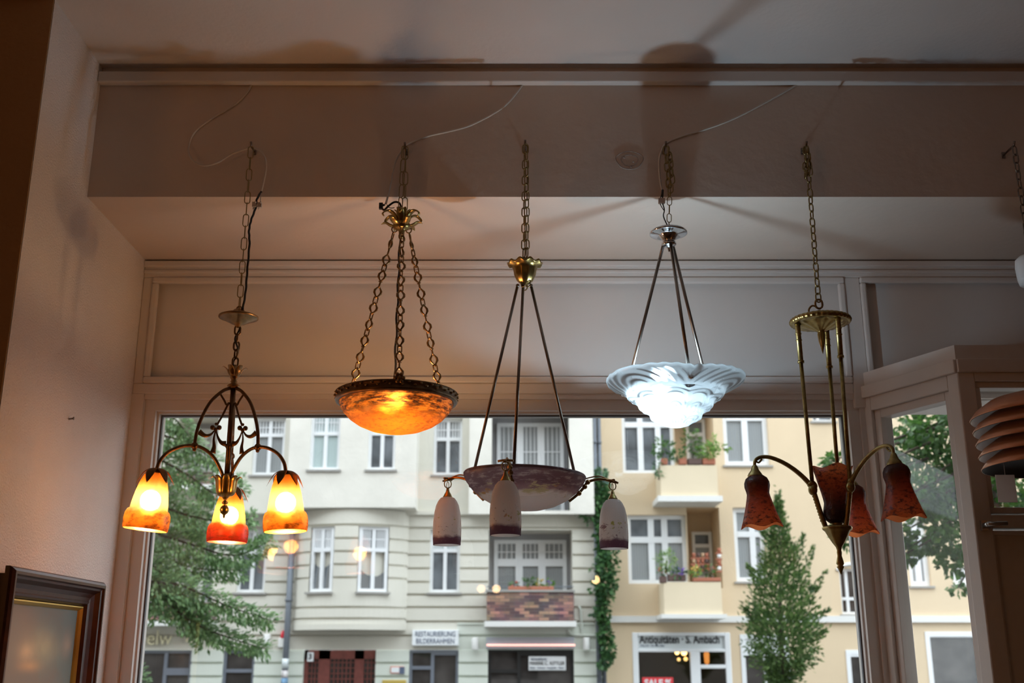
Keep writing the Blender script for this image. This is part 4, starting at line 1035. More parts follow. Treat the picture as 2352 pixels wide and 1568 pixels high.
# yellow house shop: white frame, sign board, panes with lit lamps behind
x0, x1, z0, z1 = hole(Q1, YY)[:4]
def pxx(x): return X_(x, YY)
def pxz(y): return Z_(y, YY)
mb = MB(); y0_, y1_ = YY - .02, YY + .1
mb.box((x0, y0_, z0), (pxx(1460), y1_, z1)).box((pxx(1655), y0_, z0), (x1, y1_, z1)).box((pxx(1460), y0_, pxz(1460)), (pxx(1655), y1_, z1)).box((pxx(1460), y0_, pxz(1497)), (pxx(1655), y1_, pxz(1490)))
mb.box((pxx(1576), y0_, z0), (pxx(1598), y1_, pxz(1497))).box((pxx(1598), y0_, pxz(1535)), (pxx(1655), y1_, pxz(1526)))
sf = mb.build('shop_front', M['white'], Bd); bevel(sf, .015)
MB().box((pxx(1460), YY + .05, pxz(1490)), (pxx(1655), YY + .09, pxz(1460))).build('sign_board', simple('pale sign board', (.62, .66, .67), .6), sf)
M['shopglass'] = glassmat('shop pane glass', .09)
for (a0, a1, b0, b1) in ((1460, 1576, 1497, 1640), (1598, 1655, 1497, 1526), (1598, 1655, 1535, 1640)):
    MB().poly([(pxx(a0), YY + .06, pxz(b1)), (pxx(a1), YY + .06, pxz(b1)), (pxx(a1), YY + .06, pxz(b0)), (pxx(a0), YY + .06, pxz(b0))]).build('pane', M['shopglass'], sf)
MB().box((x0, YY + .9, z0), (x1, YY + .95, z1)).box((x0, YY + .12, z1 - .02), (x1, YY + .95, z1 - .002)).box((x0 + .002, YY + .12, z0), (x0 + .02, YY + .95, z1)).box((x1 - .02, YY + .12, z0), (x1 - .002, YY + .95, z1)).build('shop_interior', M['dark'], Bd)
for q_, cols, rows in ((Q2, (.5,), (1500, 1545)), (Q3, (), (1503,)), (Q4, (), (1458,))):
    x0, x1, z0, z1 = hole(q_, YY)[:4]
    mb = MB(); frame_rect(mb, x0, x1, z0, z1, .11, YY - .02, YY + .1)
    for c in cols: x = x0 + c*(x1 - x0); mb.box((x - .05, YY, z0), (x + .05, YY + .1, z1))
    for r in rows[:1]: mb.box((x0, YY - .01, pxz(r) - .05), (x1, YY + .1, pxz(r) + .05))
    if q_ is Q2: mb.box((x0 + .1, YY + .03, pxz(1496)), (x1 - .1, YY + .08, z1 - .1))
    f = mb.build('shop_front', M['white'], Bd)
    MB().poly([(x0, YY + .07, z0), (x1, YY + .07, z0), (x1, YY + .07, z1), (x0, YY + .07, z1)]).build('pane', M['pane_shop'], f)
# the shop hole backs are open: lamps hang inside behind the glass
for i, (x, y, r, lb) in enumerate(((1555, 1498, .055, 'small lit round lamp behind the antique shop pane, upper left of the lit cluster'), (1571, 1498, .075, 'largest lit round lamp behind the antique shop pane beside the frame'), (1559, 1514, .042, 'smallest dim round lamp behind the antique shop pane, lower left of the lit cluster'), (1575, 1513, .050, 'lower right lit lamp of the cluster behind the antique shop pane'))):
    p = U(x, y, YY + .22); tag(MB().ball((0, 0, 0), r, 12, 8).build('shop_lamp_globe', emit('shop lamp glow', (1, .62, .22), 5 if i < 2 else 2), None, loc=None), lb, 'lamp', 'lit lamps in the antique shop').location = p
p = U(1623, 1506, YY + .22); tag(MB().lathe([(.03, .14), (.07, .05), (.06, -.16), (.03, -.2)], (0, 0, 0), 14).build('hanging_lamp', emit('shop shade glow', (1, .36, .08), .8)), 'orange lit shade behind the small upper door pane of the antique shop', 'lamp').location = p

# further houses of the terrace, out of the picture
struct(MB().box((-240, YF + .1, -.2), (XA0, YF + 2, 13)).build('wall_terrace_west', M['stucco']))
struct(MB().box((XB1, YY + .1, -.2), (27, YY + 2, 13)).build('wall_terrace_east', M['yellow']))
# ---------------------------------------------------------------- writing
def text(body, p, h, m_, name='lettering', parent=None, align='CENTER', ext=.006, sx=1.0, bold=0.0, width=None):
    c = bpy.data.curves.new(name, 'FONT'); c.body = body; c.size = h / .72; c.extrude = ext; c.align_x = align; c.align_y = 'CENTER'; c.offset = bold
    o = bpy.data.objects.new(name, c); C.objects.link(o); c.materials.append(m_)
    o.rotation_euler = (PI/2, 0, 0)
    if parent is not None:
        o.parent = parent; o.location = Vector(p) - Vector(parent_loc(parent))
    else: o.location = p
    bpy.context.view_layer.update()
    me = bpy.data.meshes.new_from_object(o.evaluated_get(bpy.context.evaluated_depsgraph_get())); me.name = name
    xs = [v.co.x for v in me.vertices]; k_ = width / max(.01, max(xs) - min(xs)) if width else 1
    for v in me.vertices: v.co.x *= k_
    n = bpy.data.objects.new(name, me); C.objects.link(n); n.rotation_euler = (PI/2, 0, 0); n.location = o.location; n.parent = parent
    bpy.data.objects.remove(o); bpy.data.curves.remove(c); return n
M['ink'] = simple('dark blue lettering', (.10, .13, .20), .6); M['black'] = simple('black lettering', (.02, .02, .025), .6)
M['cream'] = simple('cream channel letters', (.86, .80, .56), .5); M['signwhite'] = simple('white sign face', (.80, .83, .85), .5)
def board(name, px, Y, th, m_, label, cat='sign'):
    a, c = U(px[0], px[1], Y), U(px[2], px[3], Y)
    o = MB().box((a.x, Y, c.z), (c.x, Y + th, a.z)).build(name, m_); bevel(o, .01); tag(o, label, cat); return o, a, c
o, a, c = board('shop_sign', (947, 1446, 1053, 1482), YF - .16, .16, M['signwhite'], 'white box sign with two lines of blue capitals over the beige house shop')
text('RESTAURIERUNG', ((a.x+c.x)/2, YF - .164, a.z*.72 + c.z*.28), .125, M['ink'], parent=o, width=(c.x-a.x)*.86)
text('BILDERRAHMEN', ((a.x+c.x)/2, YF - .164, a.z*.27 + c.z*.73), .125, M['ink'], parent=o, width=(c.x-a.x)*.82)
o, a, c = board('window_sign', (1214, 1507, 1300, 1539), YF + .06, .02, M['signwhite'], 'white paper sign with printed names inside the right-hand mint shop window')
text('RESTAURIERUNG', (a.x + .06, YF + .055, a.z - .07), .055, M['ink'], parent=o, align='LEFT', width=(c.x-a.x)*.42)
text('MARRIE C. KITTLER', ((a.x+c.x)/2, YF + .055, (a.z*.5 + c.z*.5)), .085, M['black'], parent=o, width=(c.x-a.x)*.93)
text('Bilder · Rahmen · Vergolden · Papier', ((a.x+c.x)/2, YF + .055, a.z*.18 + c.z*.82), .045, M['ink'], parent=o, width=(c.x-a.x)*.92)
o, a, c = board('fascia_board', (1117, 1463, 1319, 1489), YF - .10, .10, M['signgrey'], 'blue-grey fascia board over the right-hand mint shop window')
zn = Z_(1481, YF - .15)
o = MB().tube([(X_(1119, YF-.15), YF - .15, zn), (X_(1318, YF-.15), YF - .15, zn)], .022, 8).build('neon_tube', emit('pink neon', (1, .50, .42), 1.6)); tag(o, 'pink neon tube along the blue-grey fascia board', 'light')
pa = U(1456, 1468, YY); pb = U(1648, 1468, YY)
o = text('Antiquitäten · S. Ambach', ((pxx(1464) + pxx(1645))/2, YY + .044, pxz(1468.5)), .20, M['black'], 'shop_lettering', bold=.006, width=pxx(1645) - pxx(1464)); tag(o, 'black lettering on the pale sign board of the antique shop', 'lettering')
o = text('Mo-Fr 12-18 Uhr', (pxx(1466), YY + .044, pxz(1482.5)), .06, M['ink'], 'shop_lettering', align='LEFT', width=pxx(1520) - pxx(1466)); tag(o, 'tiny line of print under the antique shop lettering', 'lettering')
o, a, c = board('sale_sign', (1475, 1555, 1548, 1600), YY + .02, .015, simple('red poster', (.75, .05, .06), .5), 'red poster with white SALE lettering in the antique shop window')
text('SALE %', ((a.x+c.x)/2, YY + .016, a.z - .14), .16, M['signwhite'], parent=o, bold=.008, width=(c.x-a.x)*.86)
pa = U(334, 1466, YF - .06)
o = text("delw", (X_(334, YF), YF - .08, Z_(1466, YF)), .36, M['cream'], 'channel_letters', align='LEFT', ext=.03, bold=-.004, width=X_(409, YF) - X_(334, YF)); tag(o, 'cream channel letters half hidden by the leaves over the left shop', 'lettering')
o = text("h", (X_(440, YF), YF - .08, Z_(1460, YF)), .36, M['cream'], 'channel_letters', align='LEFT', ext=.03, bold=-.004); tag(o, 'last cream channel letter showing between the leaves', 'lettering')
p = U(711, 1508, YF - .1)
o = MB().box((p.x - .07, YF - .02, p.z - .11), (p.x + .07, YF + .1, p.z + .11)).build('house_number_plate', M['signwhite']); tag(o, 'small white house number plate by the dark red street door', 'sign')
text('3', (p.x, YF - .024, p.z), .13, M['black'], parent=o, bold=.004)
o, a, c = board('notice_plate', (897, 1530, 927, 1546), YF - .03, .03, simple('red bordered notice', (.72, .25, .18), .5), 'small red-edged notice plate on the mint pier beside the street door')
MB().box((a.x + .02, YF - .034, c.z + .02), (a.x + (c.x-a.x)*.66, YF - .03, a.z - .02)).build('white_face', M['signwhite'], o)
MB().box((a.x + (c.x-a.x)*.68, YF - .036, c.z - .01), (c.x + .02, YF - .03, a.z - .01)).build('blue_face', M['ink'], o)
o, a, c = board('brass_plaque', (878, 1561, 932, 1590), YF - .03, .03, simple('brass plaque', (.62, .46, .12), .4, .4), 'brass plaque low on the mint pier right of the street door', 'plaque')

# ---------------------------------------------------------------- fittings on the house fronts
def sconce(x, y, label):
    p = U(x, y, YF - .12)
    o = MB().lathe([(.001, -.15), (.075, -.15), (.085, -.13), (.085, .13), (.075, .15), (.001, .15)], (0, 0, 0), 18).box((-.03, .06, -.06), (.03, .13, .06)).build('wall_light', M['plastic']); o.location = p
    tag(o, label, 'light', 'white wall lights on the beige house')
sconce(1091, 1478, 'white cylinder wall light between the box sign and the blue-grey fascia')
sconce(1347, 1478, 'white cylinder wall light right of the blue-grey fascia, near the ivy')
sconce(613, 1470, 'white cylinder wall light left of the red-topped alarm box')
p = U(648, 1474, YF - .1)
al = thing('alarm_box', 'white alarm box with red beacon beside the downpipe', 'alarm', tuple(p))
o = MB().box((p.x - .10, p.y, p.z - .13), (p.x + .10, YF, p.z + .10)).build('case', M['plastic'], al); bevel(o, .015)
o = MB().lathe([(.055, p.z + .10), (.055, p.z + .2), (.03, p.z + .26), (.001, p.z + .28)], (p.x, p.y + .04, 0), 14).build('beacon', simple('red beacon', (.65, .03, .05), .3), al)
def pipe(name, x, Y, y0, label, r=.075, sticks=False):
    p = U(x, 1300, Y); zt = U(x, y0, Y).z
    t = thing(name, label, 'pipe', (p.x, Y, -.2))
    MB().tube([(p.x, Y, -.2), (p.x, Y, zt)], r, 14).build('pipe', M['zinc'], t)
    for k in range(7):
        z = .9 + k*2.0
        if z < zt: MB().tube([(p.x, Y, z), (p.x, Y, z + .06)], r*1.25, 14).build('bracket', M['zinc'], t)
    return t, p
t, p = pipe('downpipe', 668, 27.85, 1192, 'grey downpipe left of the bow window with stickers low down')
for (y0, y1, col) in ((1512, 1535, (.62, .72, .80)), (1539, 1556, (.75, .66, .68)), (1557, 1575, (.18, .35, .55))):
    z0, z1 = Z_(y1, 27.77), Z_(y0, 27.77)
    MB().tube([(p.x, 27.85, z0), (p.x, 27.85, z1)], .081, 14).build('sticker', simple('sticker', col, .5, 0, .5, 9), t)
pipe('downpipe', 1371, 27.9, 900, 'grey downpipe at the joint of the two houses above the ivy', .06)
pipe('downpipe', 1383, 27.95, 900, 'dark second downpipe behind the ivy against the yellow house', .05)
pth = smooth([U(1330, 1395, YF-.04), U(1333, 1398, YF-.04), U(1336, 1440, YF-.04), U(1338, 1458, YF-.04)], 4)
o = MB().tube(pth, .03, 8).tube(smooth([U(1305, 1446, YF-.04), U(1312, 1456, YF-.04), U(1340, 1458, YF-.04), U(1378, 1459, YF-.04)], 4), .03, 8).build('service_pipe', M['mint']); tag(o, 'thin mint painted pipe bending along the wall right of the brick balcony', 'pipe')

# ---------------------------------------------------------------- plants
def leaf(mb, p, d, n, L_, W_):
    d = d.normalized(); s_ = d.cross(n)
    if s_.length < 1e-4: s_ = Vector((1, 0, 0))
    s_.normalize(); nn = s_.cross(d)
    mb.add([p, p + d*L_*.45 + s_*W_*.5 + nn*L_*.06, p + d*L_, p + d*L_*.45 - s_*W_*.5 + nn*L_*.06], [(0, 1, 2), (0, 2, 3)])
def rv(): return Vector((random.gauss(0, 1), random.gauss(0, 1), random.gauss(0, 1))).normalized()
def clump(mb, c, r, n, L_, W_, sq=(1, 1, 1)):
    for _ in range(n):
        v = rv(); rr = random.random()**.45; p = Vector(c) + Vector((v.x*r*sq[0], v.y*r*sq[1], v.z*r*sq[2]))*rr
        leaf(mb, p, (v + rv()*.8 + Vector((0, 0, -.2))), rv(), L_*random.uniform(.7, 1.3), W_*random.uniform(.7, 1.2))
M['leaf1'] = leafmat('street tree leaves', (.10, .20, .085), (.32, .50, .22))
M['leaf2'] = leafmat('young tree leaves', (.035, .09, .028), (.17, .27, .08))
M['leaf3'] = leafmat('lime tree leaves', (.025, .09, .020), (.11, .24, .05))
M['leafivy'] = leafmat('ivy leaves', (.025, .085, .035), (.11, .25, .08))
M['leaflight'] = leafmat('bright leaves', (.10, .25, .05), (.32, .48, .12))
M['bark'] = simple('grey brown bark', (.085, .065, .05), .9, 0, .3, 12)
M['terracotta'] = simple('terracotta', (.42, .15, .09), .8); M['darkplanter'] = simple('dark planter', (.12, .07, .06), .7)
M['violet'] = leafmat('violet blossom', (.16, .08, .42), (.38, .22, .70)); M['redbloom'] = leafmat('red blossom', (.55, .06, .06), (.75, .22, .15)); M['ochrebloom'] = leafmat('ochre blossom', (.6, .35, .05), (.8, .6, .2))
# --- left street tree: drooping sprays reaching in from the left
YT = 14.0
t1 = thing('street_tree', 'large street tree with drooping leafy branches behind the three-arm chandelier', 'tree', (X_(120, YT), YT, -.2))
tk = MB().tube(smooth([(X_(120, YT), YT, -.2), (X_(130, YT), YT, 2.0), (X_(150, YT), YT, 4.0), (X_(170, YT), YT + .1, 6.5)], 5), [.16]*6 + [.13]*5 + [.09]*5, 12); tk.build('trunk', M['bark'], t1)
fol = MB(); brn = MB()
def spray(pts, dens, wid, L_=.072, W_=.032, y_j=.5, droop=.9):
    P = [U(x, y, YT + dy) for x, y, dy in pts]; P = [Vector(q) for q in smooth(P, 6)]
    brn.tube(P, [.022*(1 - .85*i/(len(P)-1)) + .002 for i in range(len(P))], 6)
    n = len(P)
    for i in range(n - 1):
        f = i/(n - 1); seg = P[i+1] - P[i]; dr = seg.normalized()
        w_ = wid*(1.05 - .72*f)
        for _ in range(int(6.0*dens*seg.length*(1.15 - .35*f))):
            sd = random.choice((-1, 1)); tw = Vector((dr.x*.7, random.gauss(0, .5), dr.z*.5 - .25)) + Vector((-dr.z, 0, dr.x))*sd*.75
            ln = w_*random.random()
            q = P[i] + seg*random.random() + tw.normalized()*ln + Vector((0, random.gauss(0, .05), random.gauss(0, .025)))
            leaf(fol, q, tw + rv()*.45, Vector((0, -.5, 1)) + rv()*.5, L_*random.uniform(.7, 1.25), W_*random.uniform(.8, 1.25))
SPR = [
 ([(150, 1020, .1), (300, 1300, -.2), (420, 1345, -.3), (520, 1390, -.2), (622, 1424, 0)], 150, .34),
 ([(200, 1200, .1), (330, 1330, -.1), (430, 1420, -.2), (520, 1462, -.1), (612, 1490, 0)], 150, .30),
 ([(200, 1120, .1), (330, 1210, 0), (440, 1250, 0), (540, 1275, 0), (622, 1240, .1)], 170, .34),
 ([(200, 1080, .2), (340, 1150, .1), (460, 1190, 0), (540, 1195, 0), (580, 1190, .1)], 140, .30),
 ([(180, 1000, .2), (340, 1045, .1), (430, 1090, 0), (500, 1135, 0), (560, 1110, .2)], 170, .36),
 ([(180, 930, .2), (330, 985, .1), (420, 1015, 0), (500, 1060, 0)], 150, .36),
 ([(200, 860, .3), (340, 925, .1), (400, 960, 0), (440, 1010, .0)], 170, .36),
 ([(220, 1250, 0), (330, 1290, -.1), (400, 1340, -.1), (450, 1420, -.1), (470, 1470, 0)], 170, .36),
 ([(200, 1280, .1), (310, 1350, 0), (345, 1385, 0), (360, 1420, 0)], 110, .24),
 ([(200, 1160, .3), (320, 1240, .3), (430, 1300, .3), (560, 1310, .3)], 150, .36),
 ([(210, 1040, .3), (330, 1120, .4), (420, 1170, .4), (470, 1230, .3)], 150, .40),
 ([(200, 900, .4), (320, 960, .4), (370, 1040, .4), (395, 1110, .4)], 150, .40),
 ([(170, 1480, 0), (270, 1530, 0), (315, 1550, 0), (328, 1566, 0)], 110, .20)]
for s_ in SPR: spray(*s_)
o = fol.build('foliage', M['leaf1'], t1); brn.build('branch', M['bark'], t1)
# --- columnar young tree before the yellow house
YT2 = 23.0
pb_ = U(1800, 1560, YT2)
t2 = thing('street_tree', 'slender conical young street tree in front of the antique shop facade', 'tree', (pb_.x, YT2, -.2))
MB().tube([(pb_.x, YT2, -.2), (pb_.x, YT2, 2.0), (U(1790, 1170, YT2).x, YT2, U(1790, 1170, YT2).z)], [.06, .05, .012], 8).build('trunk', M['bark'], t2)
fol = MB()
outl = [(1148, 1788, 3), (1180, 1788, 9), (1220, 1788, 20), (1260, 1790, 32), (1300, 1792, 46), (1350, 1790, 62), (1400, 1794, 74), (1440, 1796, 80), (1480, 1798, 76), (1520, 1798, 60), (1550, 1798, 36), (1565, 1798, 12)]
sm_ = smooth(outl, 12)
for (y, x, hw_) in sm_:
    c = U(x, y, YT2); k_ = scale_at(c); w_ = hw_*k_
    wob = 1 + .16*math.sin(y*.11) + .10*math.sin(y*.27 + 1)
    for _ in range(int(12 + hw_*1.15)):
        a = random.uniform(0, 2*PI); rr = random.random()**.55*random.choice((1, 1, 1, 1.12))
        p = c + Vector((math.cos(a)*w_*rr*wob, math.sin(a)*w_*rr*wob, random.gauss(0, .10)))
        leaf(fol, p, Vector((math.cos(a)*.8, math.sin(a)*.8, .7 if y < 1470 else -.1)) + rv()*.5, rv(), .105*random.uniform(.7, 1.3), .045*random.uniform(.7, 1.3))
for (x0, y0, x1, y1) in ((1840, 1330, 1868, 1255), (1850, 1380, 1898, 1310), (1850, 1430, 1902, 1402), (1860, 1470, 1895, 1448), (1745, 1330, 1718, 1300), (1740, 1420, 1712, 1400), (1830, 1280, 1845, 1230), (1850, 1350, 1875, 1350), (1770, 1240, 1752, 1222)):
    a, c = U(x0, y0, YT2), U(x1, y1, YT2)
    for i in range(80):
        f = random.random(); leaf(fol, a.lerp(c, f) + rv()*.11*(1.15 - f), (c - a).normalized() + rv()*.6, rv(), .105*random.uniform(.7, 1.2), .045)
fol.build('foliage', M['leaf2'], t2)
# --- lime tree seen through the entrance screen
YT3 = 11.0
tb_ = U(2300, 1300, YT3)
t3 = thing('street_tree', 'broad leafy lime tree seen through the entrance screen at the right', 'tree', (tb_.x, YT3, -.2))
MB().tube([(tb_.x, YT3, -.2), (tb_.x - .05, YT3, 2.2), (tb_.x - .1, YT3, 6)], [.16, .13, .08], 10).build('trunk', M['bark'], t3)
fol = MB(); brn = MB()
CL = [(2140, 985, 70, 150), (2095, 985, 45, 80), (2085, 1030, 48, 90), (2150, 1060, 75, 170), (2110, 1120, 60, 120), (2180, 1130, 70, 140), (2130, 1165, 50, 90), (2180, 1200, 50, 90), (2060, 1230, 32, 50), (2075, 1265, 36, 60), (2130, 1245, 36, 50), (2165, 1250, 40, 60), (2190, 1290, 36, 50), (2055, 1285, 22, 26), (2200, 1350, 20, 14), (2230, 1100, 80, 160), (2260, 1000, 80, 160), (2280, 1150, 80, 150), (2330, 1120, 90, 160), (2330, 1180, 60, 80), (2330, 960, 90, 160), (2210, 950, 60, 120),
      (1925, 1070, 30, 40), (1905, 1060, 18, 16), (1955, 1235, 26, 36), (1930, 1225, 22, 24), (1938, 1195, 18, 16), (1970, 1120, 34, 40), (1980, 1200, 36, 44), (2010, 1070, 36, 40), (2030, 1160, 30, 24)]
for (x, y, r, n) in CL:
    c = U(x, y, YT3 + random.uniform(-.6, .6)); k_ = scale_at(c)
    brn.tube([(tb_.x - .08, YT3, min(5.8, max(2.3, c.z + .5))), c], [.025, .006], 5)
    clump(fol, c, r*k_, int(n*2.2), .078, .062, (1, .9, .9))
fol.build('foliage', M['leaf3'], t3); brn.build('branch', M['bark'], t3)
# --- ivy climbing the joint of the two houses
fol = MB()
for (y, x, hw_, n) in ((1092, 1378, 16, 70), (1120, 1384, 18, 80), (1150, 1384, 20, 90), (1185, 1386, 24, 100), (1190, 1355, 12, 24), (1178, 1335, 10, 16), (1168, 1322, 8, 10), (1215, 1392, 20, 80), (1250, 1396, 24, 100), (1280, 1396, 26, 120), (1310, 1392, 28, 130), (1340, 1392, 26, 120), (1370, 1388, 18, 80), (1400, 1386, 18, 70), (1430, 1388, 14, 50), (1460, 1392, 16, 60), (1490, 1396, 16, 60), (1512, 1398, 15, 50), (1305, 1360, 8, 8), (1350, 1365, 12, 20), (1405, 1368, 10, 14)):
    c = U(x, y, 27.72); clump(fol, c, hw_*scale_at(c), int(n*1.3), .11, .095, (1, .4, 1.1))
for i in range(40): 
    c = U(1384 + 6*math.sin(i*.4), 1095 + i*11, 27.76); clump(fol, c, .10, 12, .14, .12)
iv = fol.build('ivy', M['leafivy']); tag(iv, 'dark green ivy climbing the pipes between the two houses', 'ivy', kind='stuff')
# --- balcony planting
def planter(px, Y, m_, label, group=None):
    a, c = U(px[0], px[1], Y), U(px[2], px[3], Y)
    o = MB().box((a.x, Y, c.z), (c.x, Y + .2, a.z)).build('flower_box', m_); bevel(o, .02); tag(o, label, 'planter', group); return o, a, c
def plant(name, px, r, n, m_, label, L_=.13, W_=.05, sq=(1, .8, 1), bloom=None, Y=27.2):
    c = U(px[0], px[1], Y); k_ = scale_at(c)
    t = thing(name, label, 'plant', (c.x, c.y, c.z - r*k_*sq[2]))
    mb = MB(); clump(mb, c, r*k_, n, L_, W_, sq); mb.build('leaves', m_, t)
    MB().tube([(c.x, c.y, c.z - r*k_*sq[2]*1.1), c], [.02, .008], 6).build('stem', M['bark'], t)
    if bloom: mb = MB(); clump(mb, c + Vector((0, -.05, .04)), r*k_*.9, n//3, .07, .07, sq); mb.build('blossom', bloom, t)
planter((1167, 1346, 1272, 1358), YBB + .02, M['terracotta'], 'long terracotta flower box on the brick balcony')
plant('balcony_plant', (1216, 1338), 10, 50, M['leaf3'], 'green plant at the middle of the brick balcony flower box', Y=YBB + .12)
plant('balcony_plant', (1240, 1340), 8, 30, M['leaflight'], 'yellow-flowered plant right of the middle of the brick balcony box', bloom=M['ochrebloom'], Y=YBB + .12)
plant('balcony_plant', (1181, 1343), 7, 20, M['leaf3'], 'small orange-flowered plant at the left end of the brick balcony box', bloom=M['redbloom'], Y=YBB + .12)
plant('balcony_plant', (1262, 1342), 7, 24, M['leaflight'], 'violet-flowered plant at the right end of the brick balcony box', bloom=M['violet'], Y=YBB + .12)
for i, (x0, x1) in enumerate(((1519, 1534), (1560, 1578), (1580, 1612), (1614, 1644))):
    planter((x0, 1052, x1, 1066), YBY - .02, M['terracotta'] if i != 2 else M['darkplanter'], ['terracotta pot at the left corner of the upper yellow balcony', 'small terracotta pot second from the left on the upper yellow balcony', 'dark flower box along the upper yellow balcony rail', 'terracotta box at the right end of the upper yellow balcony'][i], 'planters on the upper yellow balcony')
plant('balcony_shrub', (1524, 1030), 24, 150, M['leaf3'], 'dense round shrub at the left corner of the upper yellow balcony')
plant('balcony_shrub', (1512, 1070), 16, 70, M['leafivy'], 'trailing plant hanging over the left corner of the upper yellow balcony', sq=(.7, .6, 1.8))
plant('balcony_shrub', (1590, 1015), 26, 130, M['leaf3'], 'tall loose shrub in the middle of the upper yellow balcony', sq=(.8, .8, 1.3))
plant('balcony_shrub', (1625, 1035), 26, 170, M['leaflight'], 'bright green shrub at the right of the upper yellow balcony', sq=(1.1, .8, .7))
plant('balcony_shrub', (1637, 1018), 12, 50, M['leaflight'], 'upright bright shoots at the right end of the upper yellow balcony', sq=(.7, .7, 1.8))
plant('balcony_shrub', (1662, 1027), 12, 26, M['leaflight'], 'bright twig arching out beyond the upper yellow balcony', sq=(1.4, .6, .4))
plant('balcony_shrub', (1555, 1045), 16, 60, M['leafivy'], 'low dark plant between the pots of the upper yellow balcony')
planter((1516, 1322, 1532, 1338), YBY - .02, M['darkplanter'], 'dark pot at the left corner of the lower yellow balcony', 'planters on the lower yellow balcony')
planter((1534, 1318, 1576, 1334), YBY - .02, M['darkplanter'], 'dark flower box under the round bush on the lower yellow balcony', 'planters on the lower yellow balcony')
planter((1592, 1326, 1656, 1335), YBY - .02, M['terracotta'], 'long low terracotta box at the right of the lower yellow balcony', 'planters on the lower yellow balcony')
plant('balcony_shrub', (1530, 1286), 23, 230, M['leaflight'], 'round bright green bush on the lower yellow balcony', .11, .03, (1, .9, 1.1))
plant('balcony_plant', (1560, 1317), 16, 60, M['leafivy'], 'violet flowering plant on the lower yellow balcony', sq=(1.1, .7, .6), bloom=M['violet'])
plant('balcony_plant', (1522, 1312), 9, 30, M['leafivy'], 'dark red flowering plant below the round bush', bloom=M['redbloom'])
plant('balcony_plant', (1598, 1314), 12, 50, M['leaflight'], 'yellow flowering plant in the long low terracotta box', sq=(1, .7, .8), bloom=M['ochrebloom'])
plant('balcony_plant', (1632, 1310), 13, 40, M['leaf3'], 'orange flowering plant by the pot shelf', sq=(1, .7, 1), bloom=M['redbloom'])
sh = thing('pot_shelf', 'brown shelf rack on the lower yellow balcony carrying small pots', 'shelf', tuple(U(1608, 1330, 27.9)))
def shelfb(x0, x1, y): 
    a, c = U(x0, y, 27.9), U(x1, y + 3, 27.9); MB().box((a.x, 27.9, c.z), (c.x, 28.1, a.z)).build('board', M['terracotta'], sh)
for y in (1280, 1294, 1307): shelfb(1588, 1630, y)
for x in (1588, 1628):
    a, c = U(x, 1266, 27.95), U(x + 3, 1330, 27.95); MB().box((a.x, 27.93, c.z), (c.x, 27.97, a.z)).build('upright', M['terracotta'], sh)
lbl = {1280: 'top', 1294: 'middle', 1307: 'lowest'}
nm = ['at the left end', 'second from the left', 'third from the left', 'at the right end']
for y in (1280, 1294, 1307):
    for i, x in enumerate((1594, 1604, 1614, 1623)):
        c = U(x, y, 27.95)
        o = MB().lathe([(.001, 0), (.035, 0), (.048, .11), (.040, .11), (.036, .09)], (0, 0, 0), 12).build('plant_pot', [M['terracotta'], M['darkplanter'], M['ochre'], M['terracotta']][(i + y) % 4]); o.location = c
        tag(o, 'small pot %s of the %s shelf on the yellow balcony' % (nm[i], lbl[y]), 'pot', 'small pots on the balcony shelf')
sh2 = thing('pot_shelf', 'narrow shelf rack of pots at the right jamb of the lower yellow balcony', 'shelf', tuple(U(1650, 1330, 27.6)))
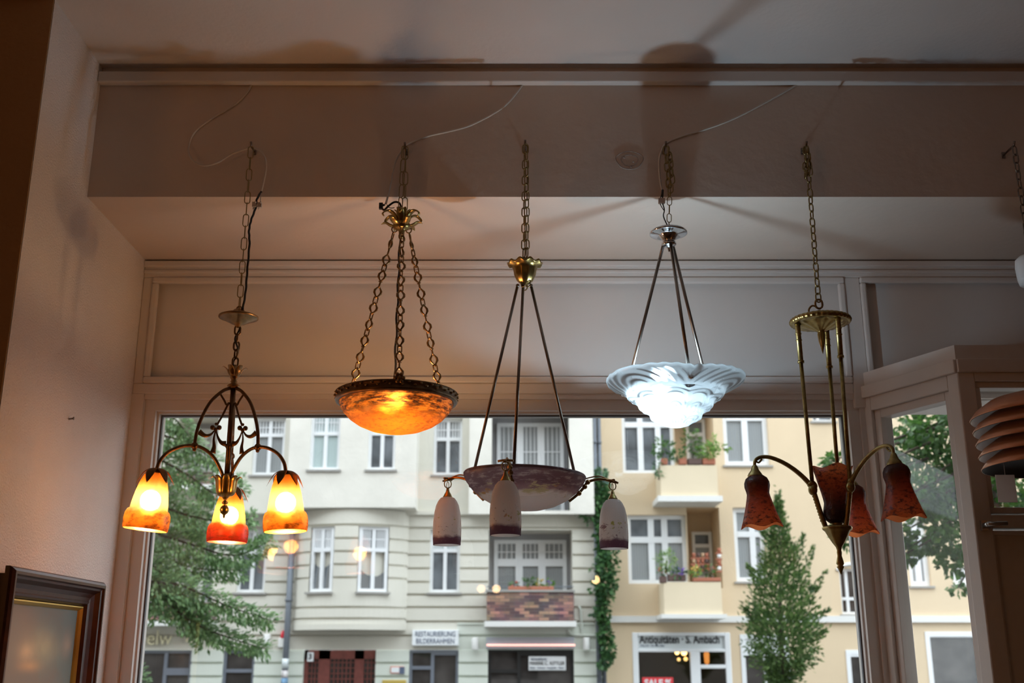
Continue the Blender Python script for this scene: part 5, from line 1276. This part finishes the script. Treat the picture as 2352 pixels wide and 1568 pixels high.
for y in (1268, 1282, 1296, 1310):
    a, c = U(1645, y, 27.6), U(1659, y + 3, 27.6); MB().box((a.x, 27.6, c.z), (c.x, 27.75, a.z)).build('board', M['terracotta'], sh2)
    c = U(1652, y, 27.66); o = MB().lathe([(.001, 0), (.04, 0), (.055, .10), (.045, .10)], (0, 0, 0), 12).build('plant_pot', M['plastic'] if y % 4 else M['terracotta']); o.location = c
    tag(o, 'single pot on the %s board of the narrow rack on the yellow balcony' % {1268: 'top', 1282: 'second', 1296: 'third', 1310: 'lowest'}[y], 'pot', 'pots on the narrow balcony rack')

# ---------------------------------------------------------------- lights
def point(name, loc, col, w, r=.12):
    l = bpy.data.lights.new(name, 'POINT'); l.energy = w; l.color = col; l.shadow_soft_size = r
    ob = bpy.data.objects.new(name, l); C.objects.link(ob); ob.location = loc; return ob
for i, (x, y, w_) in enumerate(((1368, 1331, 1.2), (1140, 1352, .8), (1105, 1352, .5))):    # ceiling lamps at the back of the shop
    p = U(x, y, 9.42); point('shop_lamp.%03d' % i, (p.x, 2*(YW + .042) - 9.42, p.z), (1, .62, .28), w_, .035)
def area(name, loc, to, col, w_, sx, sy):
    l = bpy.data.lights.new(name, 'AREA'); l.shape = 'RECTANGLE'; l.size = sx; l.size_y = sy; l.energy = w_; l.color = col
    ob = bpy.data.objects.new(name, l); C.objects.link(ob); ob.location = loc
    ob.rotation_euler = (Vector(to) - Vector(loc)).to_track_quat('-Z', 'Y').to_euler(); return ob
area('warm_fill', (2.7, .6, 2.3), (.3, 3.3, 3.2), (1, .36, .10), .8, 1.2, .9)  # added unseen warm fill, stands in for the rest of the shop's light
area('warm_fill.001', (-3.8, -1.0, 2.2), (.3, 3.3, 3.0), (1, .38, .11), 11, 1.4, .9)  # stronger added fill for the beam, kept out of the pane's reflection
w = bpy.data.worlds.new('overcast sky'); bpy.context.scene.world = w; w.use_nodes = True
bg = w.node_tree.nodes['Background']; bg.inputs[0].default_value = (.86, .93, 1, 1); bg.inputs[1].default_value = 3.8
sc = bpy.context.scene
sc.view_settings.view_transform = 'Standard'; sc.view_settings.look = 'None'; sc.view_settings.gamma = 1; sc.view_settings.exposure = 0; sc.view_settings.use_curve_mapping = False
sc.cycles.use_denoising = True; sc.cycles.max_bounces = 8; sc.cycles.diffuse_bounces = 5; sc.cycles.transparent_max_bounces = 16
sc.cycles.sample_clamp_indirect = 6.0; sc.cycles.caustics_reflective = False; sc.cycles.caustics_refractive = False
